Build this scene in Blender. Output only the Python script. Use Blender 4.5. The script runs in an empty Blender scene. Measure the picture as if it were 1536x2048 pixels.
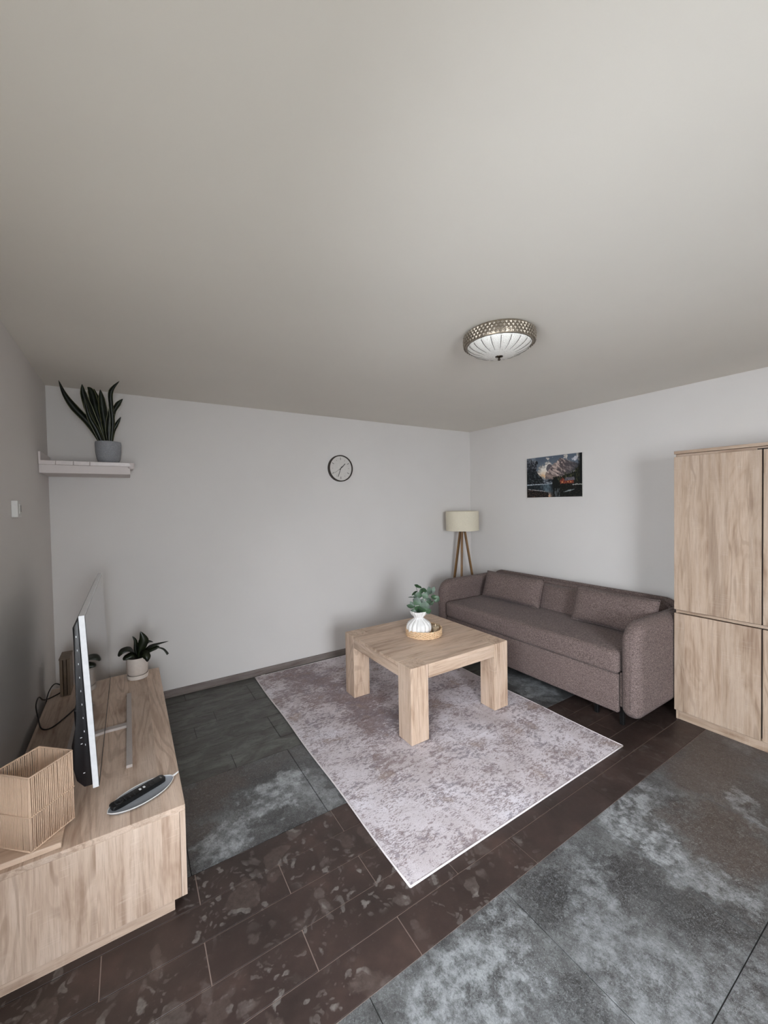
import bpy, bmesh, math, random
from mathutils import Vector, Matrix, noise
random.seed(7)
PI = math.pi
SC = bpy.context.scene
COL = SC.collection
# ------------------------------------------------------------------ camera
EYE = Vector((0, 0, 1.62)); YAW, PITCH, ROLL, FPX = 0.5706, -0.0231, -0.0177, 796.516
fw = Vector((math.sin(YAW)*math.cos(PITCH), math.cos(YAW)*math.cos(PITCH), math.sin(PITCH)))
rt = Vector((math.cos(YAW), -math.sin(YAW), 0)); up = rt.cross(fw)
rr = rt*math.cos(ROLL) + up*math.sin(ROLL); uu = -rt*math.sin(ROLL) + up*math.cos(ROLL)
cam_d = bpy.data.cameras.new('camera'); cam = bpy.data.objects.new('camera', cam_d); COL.objects.link(cam)
cam_d.sensor_fit = 'HORIZONTAL'; cam_d.sensor_width = 36; cam_d.lens = 36*FPX/1536
cam_d.clip_start = 0.02; cam_d.clip_end = 200
cam.matrix_world = Matrix(((rr.x, uu.x, -fw.x, EYE.x), (rr.y, uu.y, -fw.y, EYE.y), (rr.z, uu.z, -fw.z, EYE.z), (0, 0, 0, 1)))
SC.camera = cam
# ------------------------------------------------------------------ world, window light, exposure
W = bpy.data.worlds.new('overcast_sky'); SC.world = W; W.use_nodes = True
bg = W.node_tree.nodes['Background']; bg.inputs[0].default_value = (0.80, 0.88, 1.0, 1); bg.inputs[1].default_value = 1.0
def area(name, loc, rot, sx, sy, power, col):
    l = bpy.data.lights.new(name, 'AREA'); l.shape = 'RECTANGLE'; l.size = sx; l.size_y = sy; l.energy = power; l.color = col
    o = bpy.data.objects.new(name, l); COL.objects.link(o); o.location = loc; o.rotation_euler = rot; return o
# daylight entering by the two windows behind the camera (rear wall, and left wall behind the camera)
area('daylight_rear_window', (0.2, -2.23, 1.35), (PI/2-0.35, 0, -0.46), 1.2, 1.6, 66, (0.9, 0.96, 1.04)).data.spread = 1.75
area('daylight_left_window', (-0.53, 0.45, 1.4), (PI/2-0.48, 0, -PI/2), 1.3, 1.5, 50, (0.9, 0.96, 1.04)).data.spread = 2.4
area('ceiling_fill_left', (-0.54, 0.45, 1.05), (PI/2+.75, 0, -PI/2), 1.3, .5, 7.5, (1.0, 0.95, 0.84))  # added fill lamp, tilted up at the left window to brighten the ceiling
area('ceiling_fill_rear', (0.2, -2.2399999999999998, 1.0), (PI/2+.75, 0, 0), 1.2, .5, 10, (1.0, 0.95, 0.84))  # second added ceiling fill, tilted up at the rear window
SC.view_settings.view_transform = 'Standard'; SC.view_settings.look = 'None'
SC.view_settings.exposure = 0.28; SC.view_settings.gamma = 1.0; SC.view_settings.use_curve_mapping = False
try:
    SC.cycles.use_denoising = True; SC.cycles.max_bounces = 10; SC.cycles.diffuse_bounces = 6
except Exception: pass

# ------------------------------------------------------------------ helpers
def s2l(c): return tuple(((v/255)/12.92 if v/255 <= .04045 else ((v/255+.055)/1.055)**2.4) for v in c)
def rgba(*c): return s2l(c)+(1,)
ORG = {}
def tag(o, label=None, cat=None, group=None, kind=None):
    for k, v in (('label', label), ('category', cat), ('group', group), ('kind', kind)):
        if v: o[k] = v
    return o
def thing(name, loc, label, cat, rz=0, group=None, rot=None):
    o = bpy.data.objects.new(name, None); COL.objects.link(o); o.location = loc
    o.rotation_euler = rot or (0, 0, rz); o.empty_display_size = .05; ORG[o.name] = Vector(loc)
    return tag(o, label, cat, group)
def obj(name, bm, mat, parent=None, local=False, smooth=False, origin=None, label=None, auto=None):
    """bm holds world coordinates unless local; becomes one mesh object"""
    if not local:
        base = Vector((0, 0, 0))
        if parent is not None: base = ORG[parent.name]
        o0 = Vector(origin) if origin is not None else base
        bmesh.ops.translate(bm, verts=bm.verts, vec=-o0)
    me = bpy.data.meshes.new(name); bmesh.ops.recalc_face_normals(bm, faces=bm.faces); bm.to_mesh(me); bm.free()
    mats = mat if isinstance(mat, (list, tuple)) else [mat]
    for m in mats: me.materials.append(m)
    if smooth:
        me.polygons.foreach_set('use_smooth', [True]*len(me.polygons))
        if auto: me.set_sharp_from_angle(angle=math.radians(auto))
    o = bpy.data.objects.new(name, me); COL.objects.link(o)
    if parent is not None: o.parent = parent
    if not local:
        o.location = (o0-base); ORG[o.name] = o0
    else: ORG[o.name] = Vector((0, 0, 0))
    if label: o['label'] = label
    return o
def BM(): return bmesh.new()
def bx(bm, x0, x1, y0, y1, z0, z1, bev=0, seg=2):
    r = bmesh.ops.create_cube(bm, size=1)
    vs = r['verts']
    for v in vs:
        v.co = Vector(((x0+x1)/2+v.co.x*(x1-x0), (y0+y1)/2+v.co.y*(y1-y0), (z0+z1)/2+v.co.z*(z1-z0)))
    if bev:
        es = list({e for v in vs for e in v.link_edges})
        bmesh.ops.bevel(bm, geom=es, offset=bev, segments=seg, profile=.5, affect='EDGES')
    return bm
def box(x0, x1, y0, y1, z0, z1, bev=0, seg=2): return bx(BM(), x0, x1, y0, y1, z0, z1, bev, seg)
def lathe(bm, prof, n=32, c=(0, 0, 0), f=None, cap0=True, cap1=True):
    rings = []
    for (r, z) in prof:
        ring = []
        for k in range(n):
            a = 2*PI*k/n; q = r*(f(a, z) if f else 1)
            ring.append(bm.verts.new((c[0]+q*math.cos(a), c[1]+q*math.sin(a), c[2]+z)))
        rings.append(ring)
    for i in range(len(rings)-1):
        for k in range(n):
            bm.faces.new((rings[i][k], rings[i][(k+1) % n], rings[i+1][(k+1) % n], rings[i+1][k]))
    if cap0: bm.faces.new(rings[0][::-1])
    if cap1: bm.faces.new(rings[-1])
    return bm
def tube(bm, pts, r, n=6, closed=False, cap=True):
    pts = [Vector(p) for p in pts]; N = len(pts); rings = []; prev = None
    rs = r if isinstance(r, (list, tuple)) else [r]*N
    for i, p in enumerate(pts):
        a = pts[(i-1) % N] if (closed or i > 0) else p
        b = pts[(i+1) % N] if (closed or i < N-1) else p
        t = (b-a).normalized()
        if prev is None:
            u = t.orthogonal().normalized()
        else:
            u = (prev-t*prev.dot(t)); u = u.normalized() if u.length > 1e-6 else t.orthogonal().normalized()
        prev = u; v = t.cross(u)
        rings.append([bm.verts.new(p+(u*math.cos(2*PI*k/n)+v*math.sin(2*PI*k/n))*rs[i]) for k in range(n)])
    M = N if closed else N-1
    for i in range(M):
        A, B = rings[i], rings[(i+1) % N]
        for k in range(n): bm.faces.new((A[k], A[(k+1) % n], B[(k+1) % n], B[k]))
    if cap and not closed:
        bm.faces.new(rings[0][::-1]); bm.faces.new(rings[-1])
    return bm
def catmull(P, m=8):
    P = [Vector(p) for p in P]; out = []
    for i in range(len(P)-1):
        a = P[max(i-1, 0)]; b = P[i]; c = P[i+1]; d = P[min(i+2, len(P)-1)]
        for j in range(m):
            t = j/m
            out.append(.5*((2*b)+(c-a)*t+(2*a-5*b+4*c-d)*t*t+(3*b-a-3*c+d)*t**3))
    out.append(P[-1]); return out
def extrude_poly(bm, pts, axis, a, b, bev=0, seg=3):
    """pts: 2D outline; axis 'x','y','z' is the extrusion axis"""
    def P(p, h): return {'x': (h, p[0], p[1]), 'y': (p[0], h, p[1]), 'z': (p[0], p[1], h)}[axis]
    A = [bm.verts.new(P(p, a)) for p in pts]; B = [bm.verts.new(P(p, b)) for p in pts]
    fa = bm.faces.new(A); fb = bm.faces.new(B[::-1]); n = len(pts)
    for i in range(n): bm.faces.new((A[i], B[i], B[(i+1) % n], A[(i+1) % n]))
    if bev:
        es = list(set(fa.edges) | set(fb.edges))
        bmesh.ops.bevel(bm, geom=es, offset=bev, segments=seg, profile=.5, affect='EDGES')
    return bm
def rrect(x0, x1, y0, y1, r, n=6):
    """r: four radii (x0y0, x1y0, x1y1, x0y1)"""
    out = []
    if not isinstance(r, (list, tuple)): r = [r]*4
    for (cx, cy, a0, q) in ((x0+r[0], y0+r[0], PI, r[0]), (x1-r[1], y0+r[1], 1.5*PI, r[1]), (x1-r[2], y1-r[2], 0, r[2]), (x0+r[3], y1-r[3], .5*PI, r[3])):
        if q < 1e-5: out.append((cx, cy)); continue
        for k in range(n+1):
            a = a0+k*PI/2/n; out.append((cx+q*math.cos(a), cy+q*math.sin(a)))
    return out

def loft_rr(axis, r4, radii, a, b, rb, seg=6, n=8):
    """rounded slab: outline r4=(u0,u1,v0,v1) with corner radii, extruded a..b along axis, both rims rounded by rb"""
    bm = BM(); secs = []
    secs = [(a+rb*(1-math.cos(k/seg*PI/2)), rb*(1-math.sin(k/seg*PI/2))) for k in range(seg+1)]
    secs += [(b-(p-a), i_) for p, i_ in secs[::-1]]
    rings = []
    for p, ins in secs:
        o_ = rrect(r4[0]+ins, r4[1]-ins, r4[2]+ins, r4[3]-ins, [max(.002, q-ins) for q in radii], n)
        rings.append([bm.verts.new({'x': (p, u, v), 'y': (u, p, v), 'z': (u, v, p)}[axis]) for u, v in o_])
    N = len(rings[0])
    for i in range(len(rings)-1):
        for k in range(N): bm.faces.new((rings[i][k], rings[i][(k+1) % N], rings[i+1][(k+1) % N], rings[i+1][k]))
    bm.faces.new(rings[0][::-1]); bm.faces.new(rings[-1]); return bm

# ------------------------------------------------------------------ materials
class NT:
    def __init__(s, name):
        s.m = bpy.data.materials.new(name); s.m.use_nodes = True; s.t = s.m.node_tree; s.N = s.t.nodes; s.L = s.t.links
        s.b = s.N['Principled BSDF']; s._tc = None
    def n(s, t, **k):
        x = s.N.new(t)
        for a, v in k.items(): setattr(x, a, v)
        return x
    def l(s, a, b): s.L.new(a, b)
    def coord(s, scale=(1, 1, 1), rand=False, rot=(0, 0, 0), loc=(0, 0, 0)):
        if s._tc is None: s._tc = s.n('ShaderNodeTexCoord')
        src = s._tc.outputs['Object']
        if rand:
            oi = s.n('ShaderNodeObjectInfo'); mu = s.n('ShaderNodeMath', operation='MULTIPLY'); s.l(oi.outputs['Random'], mu.inputs[0]); mu.inputs[1].default_value = 37.0
            ad = s.n('ShaderNodeVectorMath', operation='ADD'); s.l(src, ad.inputs[0]); s.l(mu.outputs[0], ad.inputs[1]); src = ad.outputs[0]
        mp = s.n('ShaderNodeMapping'); s.l(src, mp.inputs[0]); mp.inputs['Scale'].default_value = scale; mp.inputs['Rotation'].default_value = rot; mp.inputs['Location'].default_value = loc
        return mp.outputs[0]
    def noise(s, co, scale=5, det=4, rough=.55, dist=0, out=0):
        x = s.n('ShaderNodeTexNoise'); s.l(co, x.inputs['Vector']); x.inputs['Scale'].default_value = scale; x.inputs['Detail'].default_value = det
        x.inputs['Roughness'].default_value = rough; x.inputs['Distortion'].default_value = dist; return x.outputs[out]
    def vor(s, co, scale=5, feat='F1', out='Distance', rnd=1):
        x = s.n('ShaderNodeTexVoronoi', feature=feat); s.l(co, x.inputs['Vector']); x.inputs['Scale'].default_value = scale; x.inputs['Randomness'].default_value = rnd; return x.outputs[out]
    def ramp(s, f, stops, interp='LINEAR'):
        x = s.n('ShaderNodeValToRGB'); s.l(f, x.inputs[0]); e = x.color_ramp; e.interpolation = interp
        while len(e.elements) < len(stops): e.elements.new(.5)
        for i, (p, c) in enumerate(stops):
            e.elements[i].position = p; e.elements[i].color = c if not isinstance(c, (int, float)) else (c, c, c, 1)
        return x.outputs[0]
    def mr(s, f, a, b, c=0, d=1):
        x = s.n('ShaderNodeMapRange'); x.interpolation_type = 'SMOOTHSTEP'; s.l(f, x.inputs[0])
        for i, v in enumerate((a, b, c, d)): x.inputs[i+1].default_value = v
        return x.outputs[0]
    def math(s, op, a, b=None):
        x = s.n('ShaderNodeMath', operation=op)
        for i, v in enumerate((a, b)):
            if v is None: continue
            if isinstance(v, (int, float)): x.inputs[i].default_value = v
            else: s.l(v, x.inputs[i])
        return x.outputs[0]
    def mix(s, f, a, b, mode='MIX'):
        x = s.n('ShaderNodeMix', data_type='RGBA', blend_type=mode)
        for i, v in ((0, f), (6, a), (7, b)):
            if isinstance(v, (int, float)): x.inputs[i].default_value = v
            elif isinstance(v, tuple): x.inputs[i].default_value = v
            else: s.l(v, x.inputs[i])
        return x.outputs[2]
    def bump(s, h, strength=.2, dist=.002, prev=None):
        x = s.n('ShaderNodeBump'); s.l(h, x.inputs['Height']); x.inputs['Strength'].default_value = strength; x.inputs['Distance'].default_value = dist
        if prev is not None: s.l(prev, x.inputs['Normal'])
        return x.outputs[0]
    def fin(s, col=None, rough=None, normal=None, metal=0, spec=None, **k):
        for key, v in (('Base Color', col), ('Roughness', rough), ('Normal', normal)):
            if v is None: continue
            if isinstance(v, (int, float, tuple)): s.b.inputs[key].default_value = v
            else: s.l(v, s.b.inputs[key])
        s.b.inputs['Metallic'].default_value = metal
        if spec is not None: s.b.inputs['Specular IOR Level'].default_value = spec
        for a, v in k.items(): s.b.inputs[a.replace('_', ' ')].default_value = v
        return s.m
def plain(name, c, rough=.5, metal=0, spec=None, grain=.06, gs=60, **k):
    t = NT(name); f = t.noise(t.coord(), gs, 3)
    d = tuple(v*(1-grain*2) for v in s2l(c))+(1,)
    col = t.mix(f, d, tuple(min(1, v*(1+grain)) for v in s2l(c))+(1,))
    return t.fin(col, rough, None, metal, spec, **k)

def wood(name, grain='z', tint=1.0, warm=0.0, rough=.48):
    """light sawn-oak laminate: glued strips, cathedral figure, saw marks across the grain"""
    t = NT(name)
    def sc(a, b): return tuple(b if 'xyz'[i] == grain else a for i in range(3))
    raw = t.coord(rand=True)
    sep = t.n('ShaderNodeSeparateXYZ'); t.l(raw, sep.inputs[0])
    o = [i for i in range(3) if 'xyz'[i] != grain]
    w = t.math('ADD', sep.outputs[o[0]], sep.outputs[o[1]])
    st = t.n('ShaderNodeTexNoise', noise_dimensions='1D'); t.l(t.math('FLOOR', t.math('MULTIPLY', w, 9.5)), st.inputs['W']); st.inputs['Scale'].default_value = 3.1; st.inputs['Detail'].default_value = 0
    strip = st.outputs[0]
    off = t.n('ShaderNodeVectorMath', operation='ADD'); t.l(raw, off.inputs[0]); m3 = t.math('MULTIPLY', strip, 6.0)
    cmb = t.n('ShaderNodeCombineXYZ'); t.l(m3, cmb.inputs['xyz'.index(grain)]); t.l(cmb.outputs[0], off.inputs[1])
    def mp(s_):
        x = t.n('ShaderNodeMapping'); t.l(off.outputs[0], x.inputs[0]); x.inputs['Scale'].default_value = s_; return x.outputs[0]
    big = t.noise(mp(sc(7, 1.3)), 1, 4, .6, 1.4)
    rings = t.math('SINE', t.math('MULTIPLY', t.noise(mp(sc(6.5, .9)), 1, 2, .45, .5), 70.0))
    fib = t.noise(mp(sc(230, 9)), 1, 4, .7)
    fib2 = t.noise(mp(sc(60, 3)), 1, 3, .6)
    saw = t.noise(mp(sc(6, 210)), 1, 2, .5)
    sawm = t.math('MULTIPLY', t.mr(saw, .56, .72), t.mr(t.noise(mp(sc(11, 5)), 1, 2), .50, .62))
    f = t.math('ADD', t.math('MULTIPLY', big, .62), t.math('MULTIPLY', fib2, .38))
    base = t.ramp(f, [(.34, rgba(162*tint, (134-2*warm)*tint, (114-5*warm)*tint)), (.48, rgba(206*tint, (182-2*warm)*tint, (162-5*warm)*tint)), (.70, rgba(224*tint, (203-2*warm)*tint, (185-4*warm)*tint))])
    ringm = t.math('MULTIPLY', t.mr(rings, .15, .95), t.mr(t.noise(mp(sc(4.5, .8)), 1, 2), .42, .60))
    c = t.mix(t.math('MULTIPLY', ringm, .42), base, rgba(150*tint, 124*tint, 104*tint))
    c = t.mix(t.math('MULTIPLY', t.mr(fib, .48, .68), .38), c, rgba(158*tint, 132*tint, 112*tint))
    c = t.mix(t.math('MULTIPLY', sawm, .20), c, rgba(240*tint, 224*tint, 208*tint))
    c = t.mix(.30, c, t.ramp(strip, [(.3, .55), (.7, 1.0)]), 'MULTIPLY')
    h = t.math('ADD', fib, t.math('MULTIPLY', rings, .15))
    return t.fin(c, rough, t.bump(h, .25, .0006), spec=.35)

def fabric(name, dark, light, scale=420, sheen=.25):
    t = NT(name); co = t.coord()
    a = t.noise(co, scale, 2, .6); b = t.noise(t.coord((1, 1, 4)), scale*.35, 3, .6); big = t.noise(co, 3.0, 4)
    f = t.math('ADD', t.math('MULTIPLY', a, .6), t.math('MULTIPLY', b, .4))
    c = t.ramp(f, [(.36, rgba(*dark)), (.5, rgba(*[(p+q)/2 for p, q in zip(dark, light)])), (.64, rgba(*light))])
    c = t.mix(.25, c, t.ramp(big, [(.3, .75), (.7, 1.05)]), 'MULTIPLY')
    n1 = t.bump(t.noise(co, 5, 5, .5), .35, .012)
    m = t.fin(c, .92, t.bump(f, .7, .0012, n1), spec=.15); t.b.inputs['Sheen Weight'].default_value = sheen; t.b.inputs['Sheen Roughness'].default_value = .5
    return m

def paint(name, c, bumpy=.12):
    t = NT(name); co = t.coord()
    a = t.noise(co, 1.1, 3); f = t.noise(co, 230, 4, .6)
    col = t.mix(t.mr(a, .3, .7), tuple(v*.965 for v in s2l(c))+(1,), s2l(c)+(1,))
    return t.fin(col, .75, t.bump(t.math('ADD', f, t.math('MULTIPLY', t.noise(co, 40, 3), .8)), bumpy, .0015), spec=.25)

def stone(name):
    """large grey stone-look tiles: rust and dark clouds, pale lime blooms with a shape of their own"""
    t = NT(name); co = t.coord()
    wv = t.n('ShaderNodeTexNoise'); t.l(co, wv.inputs['Vector']); wv.inputs['Scale'].default_value = 5; wv.inputs['Detail'].default_value = 9; wv.inputs['Roughness'].default_value = .72
    sub = t.n('ShaderNodeVectorMath', operation='SUBTRACT'); t.l(wv.outputs['Color'], sub.inputs[0]); sub.inputs[1].default_value = (.5, .5, .5)
    scl = t.n('ShaderNodeVectorMath', operation='SCALE'); t.l(sub.outputs[0], scl.inputs[0]); scl.inputs['Scale'].default_value = .62
    wco = t.n('ShaderNodeVectorMath', operation='ADD'); t.l(co, wco.inputs[0]); t.l(scl.outputs[0], wco.inputs[1]); wco = wco.outputs[0]
    def blobs(L):
        acc = None
        for (cx, cy, rx, ry, ang, st) in L:
            m = t.n('ShaderNodeMapping', vector_type='TEXTURE'); t.l(wco, m.inputs[0]); m.inputs['Location'].default_value = (cx, cy, 0); m.inputs['Rotation'].default_value = (0, 0, math.radians(ang)); m.inputs['Scale'].default_value = (rx, ry, 3)
            ln = t.n('ShaderNodeVectorMath', operation='LENGTH'); t.l(m.outputs[0], ln.inputs[0])
            v = t.mr(ln.outputs['Value'], .55, 1.25, st, 0)
            acc = v if acc is None else t.math('MAXIMUM', acc, v)
        return acc
    pale = blobs([(.38, 2.02, .17, .09, 30, .9), (.66, 2.18, .24, .10, 25, 1), (.86, 2.12, .10, .2, 0, .55),
                  (.92, .93, .28, .20, 0, .75), (.95, .45, .4, .3, 0, .55), (1.2, 1.03, .08, .08, 0, .6),
                  (1.55, .92, .26, .12, 50, .5), (1.42, .62, .2, .25, 0, .55), (1.6, .35, .3, .3, 0, .4), (2.02, .93, .09, .26, -12, 1), (2.22, 1.0, .2, .09, 8, .85), (2.02, .66, .10, .2, 0, .6),
                  (2.66, .72, .2, .05, 30, .6), (2.9, 2.2, .14, .3, 0, .9), (3.4, .9, .2, .1, 0, .3)])
    rust = blobs([(.34, 2.42, .26, .2, 0, 1), (.20, 2.15, .10, .2, 0, .8), (.75, 2.48, .2, .1, 0, .35), (2.35, .72, .28, .2, 0, .85), (2.8, .95, .3, .22, 0, .9), (3.3, 1.0, .5, .3, 0, .9), (2.78, .7, .2, .2, 0, .4), (1.98, .25, .4, .2, 0, .3)])
    dark = blobs([(1.62, 1.03, .25, .09, 0, .9), (1.33, .98, .07, .14, 0, .6), (1.82, .62, .10, .16, 0, .8), (1.15, .7, .1, .2, 30, .35), (2.08, .85, .05, .09, 0, .5), (2.6, .64, .12, .08, 0, .6), (.75, 2.33, .16, .08, 0, .3), (.28, 1.96, .10, .07, 0, .6)])
    n1 = t.noise(wco, 2.6, 8, .62); n2 = t.noise(co, 16, 8, .7); n3 = t.noise(t.coord((1, .55, 1), rot=(0, 0, .5)), 60, 6, .75)
    c = t.ramp(n1, [(.36, rgba(44, 42, 41)), (.5, rgba(74, 73, 72)), (.64, rgba(106, 107, 106))])
    n5 = t.noise(wco, 34, 7, .78)
    c = t.mix(t.math('MULTIPLY', rust, .9), c, t.mix(n2, rgba(50, 40, 35), rgba(94, 80, 70)))
    c = t.mix(t.math('MULTIPLY', dark, .7), c, t.mix(n2, rgba(36, 35, 34), rgba(70, 71, 71)))
    pm = t.math('MULTIPLY', pale, t.mr(n2, .36, .60, .12, 1))
    c = t.mix(t.math('MULTIPLY', pm, .97), c, t.mix(n2, rgba(118, 120, 120), rgba(188, 191, 192)))
    c = t.mix(t.math('MULTIPLY', t.mr(n3, .56, .72), .22), c, rgba(150, 154, 156))
    c = t.mix(t.math('MULTIPLY', t.mr(n3, .45, .32), .55), c, rgba(34, 32, 31))
    oi = t.n('ShaderNodeObjectInfo')
    c = t.mix(.25, c, t.ramp(oi.outputs['Random'], [(0, .8), (1, 1.0)]), 'MULTIPLY')
    c = t.mix(.85, c, t.ramp(n5, [(.36, .38), (.5, .90), (.62, 1.0)]), 'MULTIPLY')
    n6 = t.noise(t.coord((1, .6, 1), rot=(0, 0, .9)), 95, 5, .8); n7 = t.noise(wco, 60, 4, .8)
    c = t.mix(.9, c, t.ramp(n6, [(.36, .45), (.47, .95), (.6, 1.0)]), 'MULTIPLY')
    c = t.mix(t.math('MULTIPLY', t.mr(n7, .54, .62), .50), c, rgba(172, 176, 178))
    rough = t.ramp(n2, [(.3, .30), (.7, .46)])
    return t.fin(c, rough, t.bump(t.math('ADD', n2, t.math('MULTIPLY', n3, .5)), .35, .002), spec=.5)

def fossil(name):
    """dark brown planks with grey pebble and leaf prints"""
    t = NT(name); co = t.coord()
    wv = t.n('ShaderNodeTexNoise'); t.l(co, wv.inputs['Vector']); wv.inputs['Scale'].default_value = 9; wv.inputs['Detail'].default_value = 4
    scl = t.n('ShaderNodeVectorMath', operation='SCALE'); t.l(wv.outputs['Color'], scl.inputs[0]); scl.inputs['Scale'].default_value = .17
    w = t.n('ShaderNodeVectorMath', operation='ADD'); t.l(co, w.inputs[0]); t.l(scl.outputs[0], w.inputs[1]); w = w.outputs[0]
    fl = t.n('ShaderNodeMapping'); t.l(w, fl.inputs[0]); fl.inputs['Scale'].default_value = (1, 1, .001); w = fl.outputs[0]
    base = t.ramp(t.noise(co, 4, 6, .6), [(.3, rgba(44, 35, 32)), (.55, rgba(57, 45, 41)), (.75, rgba(74, 58, 52))])
    n2 = t.noise(co, 38, 6, .7)
    x = t.n('ShaderNodeSeparateXYZ'); t.l(co, x.inputs[0])
    fade = t.mr(x.outputs[0], .9, 2.0, 1, .28)
    def layer(sc, r0, r1, thr, col, amt, c):
        v = t.n('ShaderNodeTexVoronoi'); t.l(w, v.inputs['Vector']); v.inputs['Scale'].default_value = sc; v.inputs['Randomness'].default_value = 1
        m = t.mr(v.outputs['Distance'], r0, r1, 1, 0)
        sp = t.n('ShaderNodeSeparateXYZ'); t.l(v.outputs['Color'], sp.inputs[0])
        pres = t.mr(sp.outputs[0], thr, thr+.25)
        k = t.math('MULTIPLY', t.math('MULTIPLY', t.math('MULTIPLY', m, pres), fade), amt)
        veins = t.mr(n2, .35, .62, .45, 1)
        return t.mix(t.math('MULTIPLY', k, veins), c, col)
    c = layer(6.5, .36, .42, .42, rgba(88, 76, 70), .5, base)
    c = layer(11, .30, .40, .48, rgba(100, 91, 86), .5, c)
    clus = t.mr(t.noise(co, 3.2, 2), .42, .54)
    c2 = layer(24, .26, .40, .40, rgba(122, 116, 111), .7, c)
    c2 = layer(44, .24, .40, .5, rgba(112, 105, 100), .45, c2)
    c = t.mix(clus, c, c2)
    c = t.mix(t.math('MULTIPLY', t.mr(n2, .6, .75), .25), c, rgba(120, 106, 98))
    return t.fin(c, t.ramp(n2, [(.3, .30), (.7, .48)]), t.bump(t.math('ADD', n2, t.math('MULTIPLY', t.noise(w, 12, 3), .6)), .3, .0016), spec=.45)

def slate(name):
    t = NT(name); co = t.coord((1, 2.0, 1)); n1 = t.noise(co, 5, 8, .65, .8); n2 = t.noise(co, 26, 7, .7, .6)
    c = t.ramp(n1, [(.32, rgba(62, 57, 54)), (.5, rgba(82, 82, 77)), (.68, rgba(104, 105, 100))])
    c = t.mix(t.math('MULTIPLY', t.mr(n2, .5, .33), .65), c, rgba(42, 38, 36))
    oi = t.n('ShaderNodeObjectInfo'); c = t.mix(.3, c, t.ramp(oi.outputs['Random'], [(0, .7), (1, 1.0)]), 'MULTIPLY')
    return t.fin(c, t.ramp(n2, [(.3, .36), (.7, .55)]), t.bump(t.math('ADD', t.math('MULTIPLY', n1, 1.4), n2), .6, .004), spec=.4)

def rugmat(name):
    t = NT(name); co = t.coord()
    wp = t.n('ShaderNodeTexNoise'); t.l(co, wp.inputs['Vector']); wp.inputs['Scale'].default_value = 9; wp.inputs['Detail'].default_value = 5
    sc_ = t.n('ShaderNodeVectorMath', operation='SCALE'); t.l(wp.outputs['Color'], sc_.inputs[0]); sc_.inputs['Scale'].default_value = .05
    ad = t.n('ShaderNodeVectorMath', operation='ADD'); t.l(co, ad.inputs[0]); t.l(sc_.outputs[0], ad.inputs[1])
    def mp(v, sx, sy):
        m = t.n('ShaderNodeMapping'); t.l(v, m.inputs[0]); m.inputs['Scale'].default_value = (sx, sy, 1); return m.outputs[0]
    blot = t.noise(mp(ad.outputs[0], 1, 1.7), 24, 8, .76)            # ragged blots
    dash = t.noise(mp(ad.outputs[0], 1.2, 3.4), 42, 6, .72)          # short woven dashes
    fine = t.noise(mp(co, 1.5, 3.0), 120, 3, .7); big = t.noise(co, 2.3, 5, .62, .4)
    sep = t.n('ShaderNodeSeparateXYZ'); t.l(co, sep.inputs[0])
    bx_ = t.mr(t.math('ABSOLUTE', t.math('ADD', sep.outputs[0], t.math('ADD', t.math('MULTIPLY', sep.outputs[1], .22), -.86))), .0, .42, 1, 0)
    band = t.math('MULTIPLY', bx_, t.mr(sep.outputs[1], .55, 1.25))   # worn darker band by the left border
    base = t.ramp(big, [(.32, rgba(182, 172, 172)), (.5, rgba(204, 196, 199)), (.68, rgba(222, 217, 223))])
    base = t.mix(t.math('MULTIPLY', band, .45), base, rgba(186, 172, 172))
    m1 = t.mr(t.math('ADD', blot, t.math('ADD', t.math('MULTIPLY', t.noise(co, 4.2, 4, .6, .5), .55), t.math('MULTIPLY', band, .12))), .80, .87)
    m2 = t.mr(t.math('ADD', dash, t.math('ADD', t.math('MULTIPLY', t.noise(co, 5, 3), .55), t.math('MULTIPLY', band, .08))), .785, .86)
    dc = t.mix(t.mr(t.noise(co, 3.4, 3), .42, .60), rgba(84, 74, 84), rgba(104, 76, 70))
    c = t.mix(t.math('MULTIPLY', t.math('MULTIPLY', m1, t.mr(fine, .36, .58, .35, 1)), .80), base, dc)
    c = t.mix(t.math('MULTIPLY', m2, .78), c, t.mix(t.noise(co, 9, 2), rgba(110, 102, 112), rgba(136, 112, 100)))
    c = t.mix(t.math('MULTIPLY', t.mr(t.noise(co, 5, 4), .58, .68), .24), c, rgba(180, 156, 132))
    c = t.mix(t.math('MULTIPLY', t.mr(fine, .54, .66), .45), c, rgba(250, 247, 250))
    c = t.mix(t.math('MULTIPLY', t.mr(fine, .46, .36), .30), c, rgba(128, 118, 122))
    return t.fin(c, .95, t.bump(fine, .5, .003), spec=.1)

M = {}
M['wall'] = paint('wall_paint', (214, 210, 206)); M['ceil'] = paint('ceiling_paint', (228, 223, 214), .06)
for g in 'xyz': M['oak_'+g] = wood('sawn_oak_along_'+g, g)
for g in 'xyz': M['oakc_'+g] = wood('cabinet_oak_along_'+g, g, .87, 1.2)
for g in 'xyz': M['oakt_'+g] = wood('table_oak_along_'+g, g, 1.0, 1.0)
M['board'] = wood('beech_board', 'x', 1.02, 1)
M['boxwood'] = wood('brown_wood_block', 'z', .55, 5)
M['stone'] = stone('grey_stone_tile'); M['fossil'] = fossil('brown_fossil_plank'); M['slate'] = slate('dark_slate_plank')
M['grout_l'] = plain('tan_grout', (138, 120, 110), .8); M['grout_d'] = plain('dark_grout', (34, 32, 31), .8)
M['rug'] = rugmat('distressed_rug_pile'); M['hem'] = plain('rug_binding', (214, 206, 206), .9)
M['sofa'] = fabric('taupe_melange_fabric', (70, 59, 56), (142, 125, 120), 200, .06); M['sofad'] = plain('dark_underlining', (26, 23, 22), .9)
M['blackmetal'] = plain('black_powder_metal', (20, 20, 21), .45, .3)
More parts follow.
